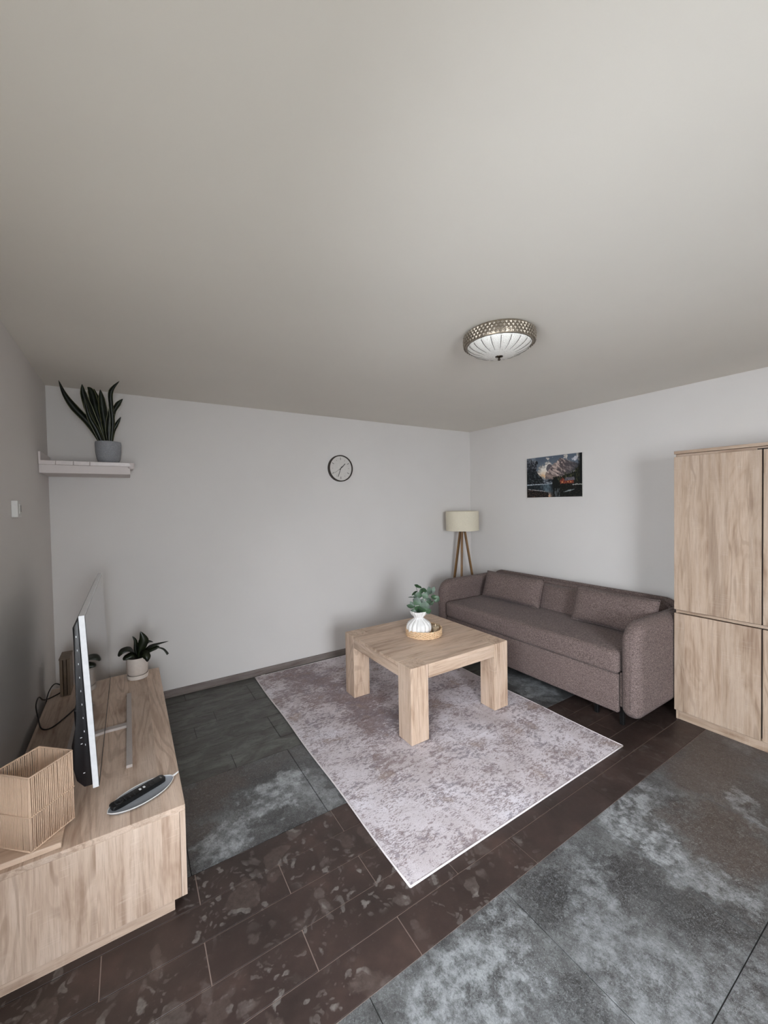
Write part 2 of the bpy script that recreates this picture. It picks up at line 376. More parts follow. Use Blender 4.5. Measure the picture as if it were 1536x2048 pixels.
M['base'] = wood('grey_laminate_skirting', 'x', .60, -4); M['base_y'] = wood('grey_laminate_skirting_y', 'y', .60, -4)
M['white'] = plain('white_gloss_paint', (206, 200, 194), .4); M['plastic'] = plain('white_plastic', (205, 203, 198), .35)
M['tvblack'] = plain('tv_black_plastic', (16, 14, 18), .38); M['tvsilver'] = plain('brushed_silver_metal', (236, 237, 240), .38, 0)
M['stand'] = plain('satin_silver_metal', (186, 176, 170), .40, .15)
t = NT('tv_screen_glass'); M['screen'] = t.fin(t.mix(t.noise(t.coord(), 3), (.006, .006, .007, 1), (.009, .009, .01, 1)), .06, spec=.7, Coat_Weight=.6, Coat_Roughness=.03)
M['cord'] = plain('paper_cord', (214, 184, 158), .85); M['cordin'] = plain('cord_shadow_lining', (120, 90, 70), .9)
M['wicker'] = fabric('rattan_weave', (196, 158, 118), (244, 216, 182), 160, 0)
M['ceramic'] = plain('white_ceramic', (226, 224, 221), .30, spec=.5); M['ceramic_m'] = plain('cream_matte_ceramic', (205, 194, 184), .55)
M['soil'] = plain('potting_soil', (34, 26, 21), .95, grain=.3, gs=90); M['shade'] = fabric('cream_linen_shade', (205, 196, 174), (226, 218, 198), 300, .1)
M['walnut'] = wood('walnut_legs', 'z', .60, 15); M['rim'] = wood('clock_rim_wood', 'y', .28, 2)
M['dial'] = plain('clock_dial', (208, 204, 198), .5); M['ink'] = plain('clock_ink', (34, 31, 30), .5); M['inkgrey'] = plain('clock_marks', (118, 112, 108), .6)
M['wax'] = plain('candle_wax', (236, 214, 184), .5); M['shelf'] = plain('glazed_white_tile', (214, 205, 202), .3)
M['shelfbody'] = paint('shelf_plaster', (214, 206, 203)); M['shelfjoint'] = plain('shelf_joint', (110, 96, 92), .8)
M['plate'] = plain('pewter_glazed_plate', (180, 184, 190), .18, .35, spec=.6); M['remote'] = plain('remote_black', (12, 12, 13), .3); M['rubber'] = plain('rubber_keys', (44, 44, 46), .5); M['whitekey'] = plain('white_keys', (220, 220, 220), .4)
M['champ'] = plain('champagne_metal', (150, 138, 122), .32, .75); M['facet'] = plain('crystal_facets', (150, 140, 126), .34, .5)
M['chromed'] = plain('dark_nickel', (92, 84, 76), .2, 1)
M['cable'] = plain('black_cable', (22, 16, 14), .5)
t = NT('grey_textured_pot'); co = t.coord(); v = t.vor(co, 130); M['greypot'] = t.fin(t.mix(t.mr(v, .1, .5), rgba(158, 160, 164), rgba(140, 142, 146)), .7, t.bump(v, .8, .003))
t = NT('frosted_crackle_glass'); co = t.coord(); v = t.vor(co, 150, 'DISTANCE_TO_EDGE'); M['glassdome'] = t.fin(t.mix(t.mr(v, .0, .08), rgba(196, 190, 180), rgba(240, 238, 232)), .32, t.bump(v, .4, .001), spec=.5)
t = NT('clear_glass'); t.b.inputs['Transmission Weight'].default_value = 1; M['glass'] = t.fin((.95, .97, .97, 1), .02)
def leafmat(name, a, b, edge=None):
    t = NT(name); co = t.coord(); f = t.noise(co, 18, 5, .6, .5)
    return t.fin(t.ramp(f, [(.35, rgba(*a)), (.65, rgba(*b))]), .38, t.bump(t.noise(co, 60, 3), .2, .001), spec=.45)
M['euc'] = leafmat('eucalyptus_green', (12, 32, 16), (54, 88, 52)); M['snake'] = leafmat('snake_plant_green', (7, 12, 7), (26, 36, 22)); M['snakeedge'] = leafmat('snake_plant_yellow_edge', (58, 62, 36), (96, 96, 60))
M['leafd'] = leafmat('dark_foliage', (8, 13, 7), (34, 42, 20)); M['stem'] = plain('stem_brown', (58, 52, 38), .7)

# ------------------------------------------------------------------ room shell
XL, XR, YB, YR, H = -0.49, 3.817, 3.822, -2.20, 2.529
S = lambda o: tag(o, kind='structure')
fl = BM()
for (y0, y1, mi) in ((YR, 1.11, 1), (1.11, 1.91, 0), (1.91, YB, 1)):
    n0 = len(fl.faces); bx(fl, XL-.12, XR+.12, y0, y1, -.08, -.0035); fl.faces.ensure_lookup_table()
    for f in fl.faces[n0:]: f.material_index = mi
floor = S(obj('floor', fl, [M['grout_l'], M['grout_d']]))
TG = .0018
def tile_row(y0, y1, joints, mat, x0=XL, x1=XR):
    xs = [x0]+[j for j in joints if x0+.02 < j < x1-.02]+[x1]
    for a, b in zip(xs[:-1], xs[1:]):
        g = TG if mat != M['fossil'] else .0020
        bm = box(a+g, b-g, y0+g, y1-g, -.012, 0, .0007, 1)
        obj('tile', bm, mat, floor, origin=None)
def js(o, st=.65): return [o+st*k for k in range(-4, 9)]
for k, (y0, y1) in enumerate(((.47, 1.11), (-.17, .47), (-.81, -.17), (-1.45, -.81), (YR, -1.45))):
    tile_row(y0, y1, js(.623), M['stone'])
for k, off in enumerate((.842, .513, .194, -.126, .203)):
    tile_row(1.11+.16*k, 1.27+.16*k, js(off, .6527), M['fossil'])
tile_row(1.91, 2.55, js(.842, .6527), M['stone'])
for k in range(8):
    y0 = 2.55+.16*k; tile_row(y0, min(y0+.16, YB), js((.52, .20, .85, .36)[k % 4], .65), M['slate'])
S(obj('ceiling', box(XL-.12, XR+.12, YR-.12, YB+.12, H, H+.1), M['ceil']))
S(obj('wall_back', box(XL-.12, XR+.12, YB, YB+.12, -.08, H), M['wall']))
S(obj('wall_right', box(XR, XR+.12, YR-.12, YB, -.08, H), M['wall']))
def wall_with_hole(name, axis, c0, c1, a0, a1, h0, h1, z0, z1):
    bm = BM()
    def p(u0, u1, w0, w1):
        if axis == 'y': bx(bm, u0, u1, c0, c1, w0, w1)
        else: bx(bm, c0, c1, u0, u1, w0, w1)
    p(a0, h0, -.08, H); p(h1, a1, -.08, H); p(h0, h1, -.08, z0); p(h0, h1, z1, H)
    return S(obj(name, bm, M['wall']))
wall_with_hole('wall_rear', 'y', YR-.12, YR, XL-.12, XR, -.40, 1.15, .45, 2.25)
wall_with_hole('wall_left', 'x', XL-.12, XL, YR, YB, -.25, 1.15, .60, 2.2)
def window(name, axis, c, a0, a1, z0, z1):
    w = bpy.data.objects.new(name, None); COL.objects.link(w); ORG[w.name] = Vector((0, 0, 0)); tag(w, kind='structure')
    def B(bm, u0, u1, v0, v1, w0, w1):
        if axis == 'y': bx(bm, u0, u1, c+v0, c+v1, w0, w1, .004, 1)
        else: bx(bm, c+v0, c+v1, u0, u1, w0, w1, .004, 1)
    t_ = .06; mid = (a0+a1)/2; bm = BM()
    B(bm, a0, a0+t_, -.03, .03, z0, z1); B(bm, a1-t_, a1, -.03, .03, z0, z1); B(bm, a0+t_, a1-t_, -.03, .03, z0, z0+t_); B(bm, a0+t_, a1-t_, -.03, .03, z1-t_, z1); B(bm, mid-.04, mid+.04, -.03, .03, z0+t_, z1-t_)
    obj('window_frame', bm, M['plastic'], w)
    for (u0, u1) in ((a0+t_, mid-.04), (mid+.04, a1-t_)):
        bm = BM(); B(bm, u0, u1, -.006, .006, z0+t_, z1-t_); obj('pane', bm, M['glass'], w)
# window frames in the reveals behind the camera
window('window_1', 'y', YR-.09, -.40, 1.15, .45, 2.25)
window('window_2', 'x', XL-.09, -.25, 1.15, .60, 2.2)
bm = box(XL, XR, YB-.014, YB, 0, .062, .004, 2); bx(bm, XL, XR, YB-.022, YB-.013, 0, .012, .003, 1); S(obj('baseboard_back', bm, M['base']))
bm = box(XR-.014, XR, YR, YB-.022, 0, .062, .004, 2); bx(bm, XR-.022, XR-.013, YR, YB-.022, 0, .012, .003, 1); S(obj('baseboard_right', bm, M['base_y']))
S(obj('baseboard_left', box(XL, XL+.014, YR, YB-.022, 0, .062, .004, 2), M['base_y']))

# ------------------------------------------------------------------ rug
RX0, RX1, RY0, RY1 = .953, 2.674, 1.331, 3.770
rug = thing('area_rug', (RX0, RY0, 0), 'pale grey and mauve distressed rug lying under the coffee table', 'rug')
bm = BM(); nx, ny = 60, 84; grid = []
def rugz(x, y):
    z = .0085+.0012*noise.noise(Vector((x*2.2, y*2.2, 0)))
    for c in (RX0+.43, RX0+.86, RX0+1.29): z += .0022*math.exp(-((x-c)/.012)**2)
    for c in (RY0+.61, RY0+1.22, RY0+1.83): z += .0022*math.exp(-((y-c)/.012)**2)
    return z
xs = sorted(set([RX0+(RX1-RX0)*i/nx for i in range(nx+1)]+[RX0+c+d for c in (.43, .86, 1.29) for d in (-.02, -.01, 0, .01, .02)]))
ys = sorted(set([RY0+(RY1-RY0)*i/ny for i in range(ny+1)]+[RY0+c+d for c in (.61, 1.22, 1.83) for d in (-.02, -.01, 0, .01, .02)]))
for y in ys: grid.append([bm.verts.new((x+.003*math.sin(y*7)*(1 if x in (xs[0], xs[-1]) else 0), y, rugz(x, y))) for x in xs])
for j in range(len(ys)-1):
    for i in range(len(xs)-1): bm.faces.new((grid[j][i], grid[j][i+1], grid[j+1][i+1], grid[j+1][i]))
be = [e for e in bm.edges if e.is_boundary]
r = bmesh.ops.extrude_edge_only(bm, edges=be)
for v in r['geom']:
    if isinstance(v, bmesh.types.BMVert): v.co.z = .0005
obj('pile', bm, M['rug'], rug, smooth=True, auto=50)
bm = BM()
def edge_pts(a, b, n=24): return [(a[0]+(b[0]-a[0])*i/n+(.003*math.sin((a[1]+(b[1]-a[1])*i/n)*7) if a[0] == b[0] else 0), a[1]+(b[1]-a[1])*i/n, .0065) for i in range(n+1)]
for a, b in (((RX0, RY0), (RX1, RY0)), ((RX1, RY0), (RX1, RY1)), ((RX1, RY1), (RX0, RY1)), ((RX0, RY1), (RX0, RY0))): tube(bm, edge_pts(a, b), .0048, 6)
obj('binding', bm, M['hem'], rug, smooth=True)
obj('care_label', box(RX0+.06, RX0+.10, RY1-.004, RY1+.018, .006, .010, .001, 1), M['plastic'], rug, label='small white care label')

# ------------------------------------------------------------------ coffee table
tx0, tx1, ty0, ty1, th, lw = 1.528, 2.468, 2.092, 3.028, .525, .147
tz = .0115
tab = thing('coffee_table', ((tx0+tx1)/2, (ty0+ty1)/2, tz), 'square light oak coffee table with thick block legs standing on the rug', 'coffee table')
for (a, b) in ((tx0, ty0), (tx1-lw, ty0), (tx1-lw, ty1-lw), (tx0, ty1-lw)):
    obj('leg', box(a, a+lw, b, b+lw, tz, th, .0022, 1), M['oakt_z'], tab)
g = .0042; bm = BM()
out = [(tx0+lw+g, ty0), (tx1-lw-g, ty0), (tx1-lw-g, ty0+lw+g), (tx1, ty0+lw+g), (tx1, ty1-lw-g), (tx1-lw-g, ty1-lw-g), (tx1-lw-g, ty1), (tx0+lw+g, ty1), (tx0+lw+g, ty1-lw-g), (tx0, ty1-lw-g), (tx0, ty0+lw+g), (tx0+lw+g, ty0+lw+g)]
extrude_poly(bm, out, 'z', th-.024, th, .001, 1)
obj('tabletop', bm, M['oakt_x'], tab)
ah = .095
obj('apron', box(tx0+lw+g, tx1-lw-g, ty0+.0015, ty0+.03, th-ah, th-.024), M['oakt_x'], tab)
obj('apron', box(tx0+lw+g, tx1-lw-g, ty1-.03, ty1-.0015, th-ah, th-.024), M['oakt_x'], tab)
obj('apron', box(tx0+.0015, tx0+.03, ty0+lw+g, ty1-lw-g, th-ah, th-.024), M['oakt_y'], tab)
obj('apron', box(tx1-.03, tx1-.0015, ty0+lw+g, ty1-lw-g, th-ah, th-.024), M['oakt_y'], tab)

# ------------------------------------------------------------------ tray, vase, candle glass on the table
tcx, tcy, tr_ = 2.035, 2.592, .146
tray = thing('wicker_tray', (tcx, tcy, th), 'round woven rattan tray on the coffee table', 'tray')
bm = BM(); lathe(bm, [(tr_-.006, .001), (tr_-.006, .007)], 40, (tcx, tcy, th)); obj('tray_base', bm, M['wicker'], tray)
bm = BM()
for k in range(7):
    z = th+.0045+k*.0070
    pts = []
    for i in range(96):
        a = 2*PI*i/96; r_ = tr_+.0036*math.sin(a*24+(PI if k % 2 else 0)); pts.append((tcx+r_*math.cos(a), tcy+r_*math.sin(a), z))
    tube(bm, pts, .0034, 5, closed=True)
tag(obj('weave', bm, M['wicker'], tray, smooth=True), kind='stuff')
bm = BM()
for i in range(48):
    a = 2*PI*i/48; tube(bm, [(tcx+tr_*math.cos(a), tcy+tr_*math.sin(a), th+.002), (tcx+(tr_+.0015)*math.cos(a), tcy+(tr_+.0015)*math.sin(a), th+.050)], .0030, 5)
tag(obj('stakes', bm, M['wicker'], tray, smooth=True), kind='stuff')
bm = BM()
for q in (0, 1):
    tube(bm, [(tcx+(tr_+.0035*math.cos(i*.9+q*PI))*math.cos(2*PI*i/120), tcy+(tr_+.0035*math.cos(i*.9+q*PI))*math.sin(2*PI*i/120), th+.054+.0035*math.sin(i*.9+q*PI)) for i in range(120)], .0034, 5, closed=True)
obj('rim', bm, M['wicker'], tray, smooth=True)

vx, vy, vz = 1.985, 2.592, th+.0085
vase = thing('gourd_vase', (vx, vy, vz), 'white ribbed ceramic vase with pinched neck holding eucalyptus, on the tray', 'vase')
def rib(a, z):
    k = .5+.5*math.cos(a*14)
    return 1-.115*(1-k**.45)*(1 if z < .135 else .55)
def flare(a, z): return rib(a, z)*(1+(.06*math.sin(a*5+1) if z > .16 else 0))
prof = [(p_*1.07, q_*1.03) for p_, q_ in [(.045, 0), (.062, .002), (.080, .016), (.0935, .036), (.0985, .058), (.096, .078), (.084, .098), (.064, .114), (.047, .124), (.039, .131), (.037, .138), (.040, .146), (.050, .156), (.059, .170), (.063, .182), (.064, .190), (.061, .191), (.058, .184), (.052, .168), (.034, .148), (.031, .138)]]
bm = BM(); lathe(bm, prof, 168, (vx, vy, vz), flare, True, True)
obj('vase_body', bm, M['ceramic'], vase, smooth=True, auto=60)
bouq = thing('eucalyptus_stems', (vx, vy, vz+.14), 'bunch of round green eucalyptus leaves standing in the white ribbed vase', 'plant')
def leaf(bm, base, d, nrm, L, Wd, curl=.15, tip=1.0, n=6):
    """rounded leaf; base point, direction d, face normal nrm"""
    d = Vector(d).normalized(); nrm = Vector(nrm); s = d.cross(nrm).normalized(); nn = s.cross(d).normalized(); rows = []
    for i in range(n+1):
        u = i/n; w = Wd*.5*(math.sin(PI*min(1, max(.0, u**(tip))))**.75 if 0 < u < 1 else .04)
        c = Vector(base)+d*L*u-nn*curl*L*u*u
        rows.append([bm.verts.new(c-s*w+nn*.12*w), bm.verts.new(c-nn*.0), bm.verts.new(c+s*w+nn*.12*w)])
    for i in range(n):
        for k in (0, 1): bm.faces.new((rows[i][k], rows[i][k+1], rows[i+1][k+1], rows[i+1][k]))
# screen-like axes at the vase: pr = to the right as seen from the sofa-side corner, in world terms
pr = Vector((.80, -.60, 0)); pd = Vector((-.60, -.80, 0)); pu = Vector((0, 0, 1)); top0 = Vector((vx, vy, vz+.185))
mpp = 3.27/796.5
def at(px, py, d=0): return top0+pr*((px-835)*mpp)+pu*((1217-py)*mpp)+pd*d
stems = [[(835, 1222), (836, 1200), (834, 1180), (830, 1166)], [(836, 1222), (844, 1203), (852, 1188), (862, 1176)], [(834, 1222), (826, 1208), (818, 1200)], [(838, 1222), (846, 1210), (853, 1204), (872, 1188)], [(835, 1222), (841, 1198), (847, 1180)]]
for sidx, s_ in enumerate(stems):
    pts = catmull([at(x, y, .01*math.sin(sidx*2+i)) for i, (x, y) in enumerate(s_)], 5)
    obj('stem', tube(BM(), pts, .0016, 5), M['stem'], bouq, smooth=True)
LV = [  # px, py centre, length px, width px, angle deg (image, 0=right), tilt (1 faces viewer), depth
 (847, 1203, 17, 17, 80, 1, .035), (835, 1209, 13, 14, 250, .9, .04), (832, 1194, 17, 13, 150, .8, .03), (836, 1182, 12, 11, 80, 1, .02), (848, 1183, 12, 11, 60, .9, .03),
 (843, 1192, 7, 7, 60, .9, .04), (855, 1194, 10, 10, 30, .8, .0), (854, 1213, 11, 10, 290, .9, .03), (823, 1202, 14, 6, 130, .6, .0), (819, 1205, 15, 7, 165, .7, .01),
 (821, 1187, 13, 3, 175, .25, .0), (827, 1179, 14, 5, 215, .5, .0), (833, 1165, 12, 6, 150, .5, .0), (838, 1167, 8, 5, 340, .5, .0), (846, 1173, 13, 7, 345, .6, .0),
 (857, 1174, 15, 8, 100, .8, .0), (864, 1174, 15, 7, 70, .6, .0), (866, 1187, 12, 8, 350, .7, .0), (871, 1191, 12, 11, 330, .85, .0), (860, 1199, 9, 9, 300, .8, .0), (826, 1213, 13, 7, 190, .8, .02),
 (841, 1176, 9, 7, 110, .7, -.01), (852, 1180, 9, 8, 40, .8, -.02), (830, 1187, 10, 9, 120, .9, -.02), (839, 1200, 12, 12, 100, .9, -.02), (850, 1208, 12, 12, 30, .9, -.02), (843, 1214, 12, 12, 270, .9, .035)]
for (px, py, L, Wd, an, ti, dp) in LV:
    a = math.radians(an); d = (pr*math.cos(a)+pu*math.sin(a)); nrm = pd*ti+pu*(1-ti)*1.2+pr*random.uniform(-.3, .3)
    nrm = nrm-d*nrm.dot(d); L *= mpp*1.08; bm = BM()
    leaf(bm, at(px, py, dp)-d*L/2, d, nrm, L, Wd*mpp*1.25, .10)
    o = obj('leaf', bm, M['euc'], bouq, smooth=True)
cup = thing('candle_glass', (2.135, 2.562, th+.0075), 'small glass with cream candle standing in the tray beside the white vase', 'candle')
cb = (2.135, 2.562, th+.0075)
obj('glass_cup', lathe(BM(), [(.026, 0), (.0300, .001), (.0378, .060), (.0366, .060), (.0292, .005), (.024, .004)], 28, cb), M['glass'], cup, smooth=True, auto=40)
obj('wax', lathe(BM(), [(.0288, .0055), (.0352, .046), (.033, .048), (.010, .047), (.004, .046)], 28, cb), M['wax'], cup, smooth=True, auto=50)
obj('wick', tube(BM(), [(cb[0], cb[1], cb[2]+.042), (cb[0]+.001, cb[1], cb[2]+.066)], .0042, 8), M['wax'], cup)

# ------------------------------------------------------------------ sofa
FX = 2.83; SY0, SY1 = 1.300, 3.375; AW = .132
sofa = thing('sofa', (3.25, (SY0+SY1)/2, 0), 'long taupe fabric sofa with rounded arms along the right wall', 'sofa')
def soft(bm, amt=.004, sc=4.0):
    bm.normal_update()
    for v in bm.verts: v.co += v.normal*amt*noise.noise(v.co*sc)
def subd(bm, cuts=1): bmesh.ops.subdivide_edges(bm, edges=[e for e in bm.edges if e.calc_length() > .09], cuts=cuts, use_grid_fill=True)
def puffy(x0, x1, y0, y1, z0, z1, r, nx, ny, nz, bulge=(0, 0, 0)):
    """soft box: rounded edges by projection, bulging faces"""
    bm = BM(); cube = {}
    def V(i, j, k):
        key = (i, j, k)
        if key not in cube: cube[key] = bm.verts.new((i/nx, j/ny, k/nz))
        return cube[key]
    for i in range(nx):
        for j in range(ny):
            bm.faces.new((V(i, j, 0), V(i, j+1, 0), V(i+1, j+1, 0), V(i+1, j, 0))); bm.faces.new((V(i, j, nz), V(i+1, j, nz), V(i+1, j+1, nz), V(i, j+1, nz)))
    for i in range(nx):
        for k in range(nz):
            bm.faces.new((V(i, 0, k), V(i+1, 0, k), V(i+1, 0, k+1), V(i, 0, k+1))); bm.faces.new((V(i, ny, k), V(i, ny, k+1), V(i+1, ny, k+1), V(i+1, ny, k)))
    for j in range(ny):
        for k in range(nz):
            bm.faces.new((V(0, j, k), V(0, j, k+1), V(0, j+1, k+1), V(0, j+1, k))); bm.faces.new((V(nx, j, k), V(nx, j+1, k), V(nx, j+1, k+1), V(nx, j, k+1)))
    D = (x1-x0, y1-y0, z1-z0)
    for v in bm.verts:
        u = [v.co.x, v.co.y, v.co.z]
        # ease the samples towards the edges so that rounding is smooth
        e = [.5-.5*math.cos(PI*q) if False else q for q in u]
        p = Vector((x0+e[0]*D[0], y0+e[1]*D[1], z0+e[2]*D[2]))
        c = Vector([min(max(p[a], (x0, y0, z0)[a]+r), (x1, y1, z1)[a]-r) for a in range(3)])
        d = p-c
        if d.length > 1e-9: p = c+d.normalized()*r if d.length > 0 and sum(1 for a in range(3) if abs(d[a]) > 1e-7) > 1 else p
        w = [math.sin(PI*min(1, max(0, q))) for q in u]
        for a in range(3):
            o_ = [w[b] for b in range(3) if b != a]
            p[a] += bulge[a]*(2*u[a]-1)*(o_[0]*o_[1])**.6
        v.co = p
    return bm
def arm(y0, y1, label=None):
    bm = loft_rr('y', (FX, 3.70, .112, .768), [.06, .02, .05, .15], y0, y1, .060, 9, 10)
    return obj('armrest', bm, M['sofa'], sofa, smooth=True, auto=50)
arm(SY0, SY0+AW); arm(SY1-AW, SY1)
YI0, YI1 = SY0+AW+.008, SY1-AW-.004
obj('front_panel', box(2.855, 2.895, YI0+.012, YI1-.004, .112, .385, .012, 4), M['sofa'], sofa, smooth=True, auto=50)
bm = puffy(FX+.004, 3.46, YI0+.004, YI1-.001, .388, .550, .034, 30, 60, 14, (.002, 0, .010)); soft(bm, .005, 3.5)
obj('seat_cushion', bm, M['sofa'], sofa, smooth=True)
bm = BM(); bx(bm, 2.90, 3.62, YI0+.02, YI1-.01, .12, .386); obj('seat_base', bm, M['sofad'], sofa)
bm = puffy(3.43, 3.585, YI0+.004, YI1-.001, .44, .762, .035, 12, 50, 14, (.008, 0, .004))
for v in bm.verts: v.co.x += (v.co.z-.5)*.16
soft(bm, .004, 4)
obj('back_cushion', bm, M['sofa'], sofa, smooth=True)
obj('folded_mattress', loft_rr('x', (SY0+.118, SY1-.06, .14, .782), [.02, .02, .11, .11], 3.632, 3.688, .024, 5), M['sofa'], sofa, smooth=True, auto=50)
obj('back_shell', loft_rr('x', (SY0+.088, SY1-.03, .14, .800), [.02, .02, .13, .13], 3.696, 3.742, .018, 5, 12), M['sofa'], sofa, smooth=True, auto=50)
for (y0, y1) in ((SY0, SY0+AW), (SY1-AW, SY1)):
    pts = [(x, y0+.0595, z) for x, z in [(3.68, .7682), (3.3, .7682)]+[(FX+.15-.1502*math.sin(k*PI/16), .618+.1502*math.cos(k*PI/16)) for k in range(9)]+[(FX-.0002, .35), (FX-.0002, .18)]]
    obj('seam', tube(BM(), pts, .0022, 5), M['sofa'], sofa, smooth=True)
for (x, y) in ((2.942, 1.465), (2.942, 3.22), (3.60, 1.465), (3.60, 3.22), (2.96, 1.66)):
    obj('leg', box(x-.014, x+.014, y-.014, y+.014, .0, .13, .003, 1), M['blackmetal'], sofa)
bm = box(2.872, 2.884, SY0+AW+.001, SY0+AW+.013, .16, .40); obj('frame_post', bm, M['sofa'], sofa)
def pillow(y0, y1, xb, z0, hgt, lean, label, yaw=0):
    w = y1-y0; cy = (y0+y1)/2
    t_ = thing('throw_pillow', (xb, cy, z0), label, 'pillow', group='throw pillows on the sofa', rot=(0, lean, yaw))
    bm = BM(); nu, nv = 44, 20
    for sgn in (-1, 1):
        g_ = []
        for j in range(nv+1):
            row = []
            for i in range(nu+1):
                u = i/nu*2-1; v = j/nv*2-1
                th_ = .062*((1-abs(u)**6)*(1-abs(v)**3.2))**.62
                px = u*w/2*(1-.03*(1-abs(v))**2*0-.025*(v*v)*abs(u)**8*0); pz = v*hgt/2*(1-.06*(1-abs(u)**3)*0)
                px *= 1-.020*math.cos(v*PI/2)*abs(u)**3; pz *= 1-.05*math.cos(u*PI/2)*abs(v)**3
                nse = .004*noise.noise(Vector((u*3+y0*7, v*2.2, sgn*3)))
                row.append(bm.verts.new((sgn*th_+(nse if th_ > .01 else 0), px, hgt/2+pz)))
            g_.append(row)
        for j in range(nv):
            for i in range(nu): bm.faces.new((g_[j][i], g_[j][i+1], g_[j+1][i+1], g_[j+1][i]))
    bmesh.ops.remove_doubles(bm, verts=bm.verts, dist=.0015)
    obj('pillow_cover', bm, M['sofa'], t_, local=True, smooth=True)
    P = []
    def E(u, v): return (0, u*w/2*(1-.020*math.cos(v*PI/2)*abs(u)**3), hgt/2+v*hgt/2*(1-.05*math.cos(u*PI/2)*abs(v)**3))
    for i in range(24): P.append(E(-1+i/12, -1))
    for i in range(12): P.append(E(1, -1+i/6))
    for i in range(24): P.append(E(1-i/12, 1))
    for i in range(12): P.append(E(-1, 1-i/6))
    obj('piping', tube(BM(), P, .0035, 6, closed=True), M['sofa'], t_, local=True, smooth=True)
pillow(2.445, 3.165, 3.335, .560, .285, .34, 'taupe throw pillow at the lamp end of the sofa', .03)
pillow(1.405, 2.075, 3.285, .562, .295, .34, 'taupe throw pillow beside the sofa arm next to the tall cabinet', -.02)

# ------------------------------------------------------------------ tall cabinet
CX = 3.326; CY1, CY0 = 1.292, .335
cab = thing('tall_cabinet', (3.56, (CY0+CY1)/2, 0), 'tall light oak cabinet with upper and lower doors at the right wall', 'cabinet')
bm = BM(); bx(bm, CX+.024, 3.80, CY1-.018, CY1-.002, 0, 1.930, .0008, 1); bx(bm, CX+.024, 3.80, CY0, CY0+.018, 0, 1.930, .0008, 1)
bx(bm, 3.785, 3.80, CY0+.018, CY1-.018, .06, 1.93)
obj('side_panel', bm, M['oakc_z'], cab)
obj('top_panel', box(CX-.002, 3.80, CY0, CY1, 1.932, 1.953, .001, 1), M['oakc_y'], cab)
obj('shelf_rail', box(CX+.022, 3.78, CY0+.018, CY1-.018, 1.905, 1.930), M['oakc_y'], cab); obj('shelf_rail', box(CX+.010, 3.78, CY0+.006, CY1-.012, .788, .806), M['oakc_y'], cab)
obj('plinth', box(CX+.026, CX+.044, CY0+.018, CY1-.019, 0, .078, .001, 1), M['oakc_y'], cab)
ym = .814
for (a, b) in ((ym+.004, CY1), (CY0, ym-.004)):
    obj('door', box(CX, CX+.018, a, b, .810, 1.912, .001, 1), M['oakc_z'], cab)
    obj('door', box(CX, CX+.018, a, b, .072, .782, .001, 1), M['oakc_z'], cab)
bm = BM(); bx(bm, CX+.020, CX+.024, ym-.03, ym+.03, .08, 1.92); obj('divider', bm, M['sofad'], cab)

# ------------------------------------------------------------------ TV unit
ux0, ux1, uy0, uy1, uh = -.460, .160, 1.772, 3.405, .420
unit = thing('tv_cabinet', ((ux0+ux1)/2, (uy0+uy1)/2, 0), 'low light oak television cabinet against the left wall', 'tv stand')
obj('top_panel', box(ux0, ux1, uy0, uy1, uh-.022, uh, .0012, 1), M['oak_y'], unit)
obj('end_panel', box(ux0, ux1-.021, uy0, uy0+.02, .050, uh-.0225, .0012, 1), M['oak_z'], unit)
obj('end_panel', box(ux0, ux1-.021, uy1-.02, uy1, .050, uh-.0225, .0012, 1), M['oak_z'], unit)
n_ = 3; L_ = (uy1-uy0)/n_
for k in range(n_):
    obj('drawer_front', box(ux1-.020, ux1, uy0+k*L_+(.002 if k else 0), uy0+(k+1)*L_-.002, .050, uh-.0225, .0012, 1), M['oak_z'], unit)
obj('plinth', box(ux0+.01, ux1-.045, uy0+.012, uy1-.012, 0, .049, .001, 1), M['oak_x'], unit)
obj('back_panel', box(ux0, ux0+.006, uy0+.021, uy1-.021, .05, uh-.023), M['oak_z'], unit)

# ------------------------------------------------------------------ television
ty_c = 2.590; TWd, THt = 1.225, .705
tv = thing('television', (-.128, ty_c, uh), 'flat television with silver edge on the oak cabinet, seen edge-on', 'television', rot=(0, -.040, 0))
zb = .068
bm = BM(); bx(bm, -.020, 0, -TWd/2, TWd/2, zb, zb+THt, .0012, 1); obj('silver_frame', bm, M['tvsilver'], tv, local=True)
obj('screen', box(.0002, .0012, -TWd/2+.006, TWd/2-.006, zb+.012, zb+THt-.006), M['screen'], tv, local=True)
obj('bezel', box(-.001, .0020, -TWd/2+.002, TWd/2-.002, zb+.0012, zb+.012), M['tvblack'], tv, local=True)
pts = [(-.0202, zb+.010), (-.048, zb+.012), (-.070, zb+.045), (-.077, zb+.10), (-.077, zb+.19), (-.060, zb+.26), (-.047, zb+.31), (-.042, zb+THt-.045), (-.0202, zb+THt-.004)]
bm = BM(); extrude_poly(bm, pts, 'y', -TWd/2+.008, TWd/2-.008, .006, 2); obj('back_cover', bm, M['tvblack'], tv, local=True, smooth=True, auto=35)
bm = BM()
for k in range(9): bx(bm, -.0335, -.0315, -TWd/2+.0070, -TWd/2+.0085, zb+.18+k*.055, zb+.187+k*.055)
for z in (.17, .29, .315): bx(bm, -.047, -.041, -TWd/2+.0065, -TWd/2+.0085, zb+z-.10, zb+z-.0975)
tag(obj('vent_marks', bm, M['tvsilver'], tv, local=True), kind='stuff')
bm = BM(); bx(bm, -.10, -.075, -TWd/2+.34, -TWd/2+.44, zb+.10, zb+.20, .006, 2); obj('rear_housing', bm, M['tvblack'], tv, local=True)
bm = BM()
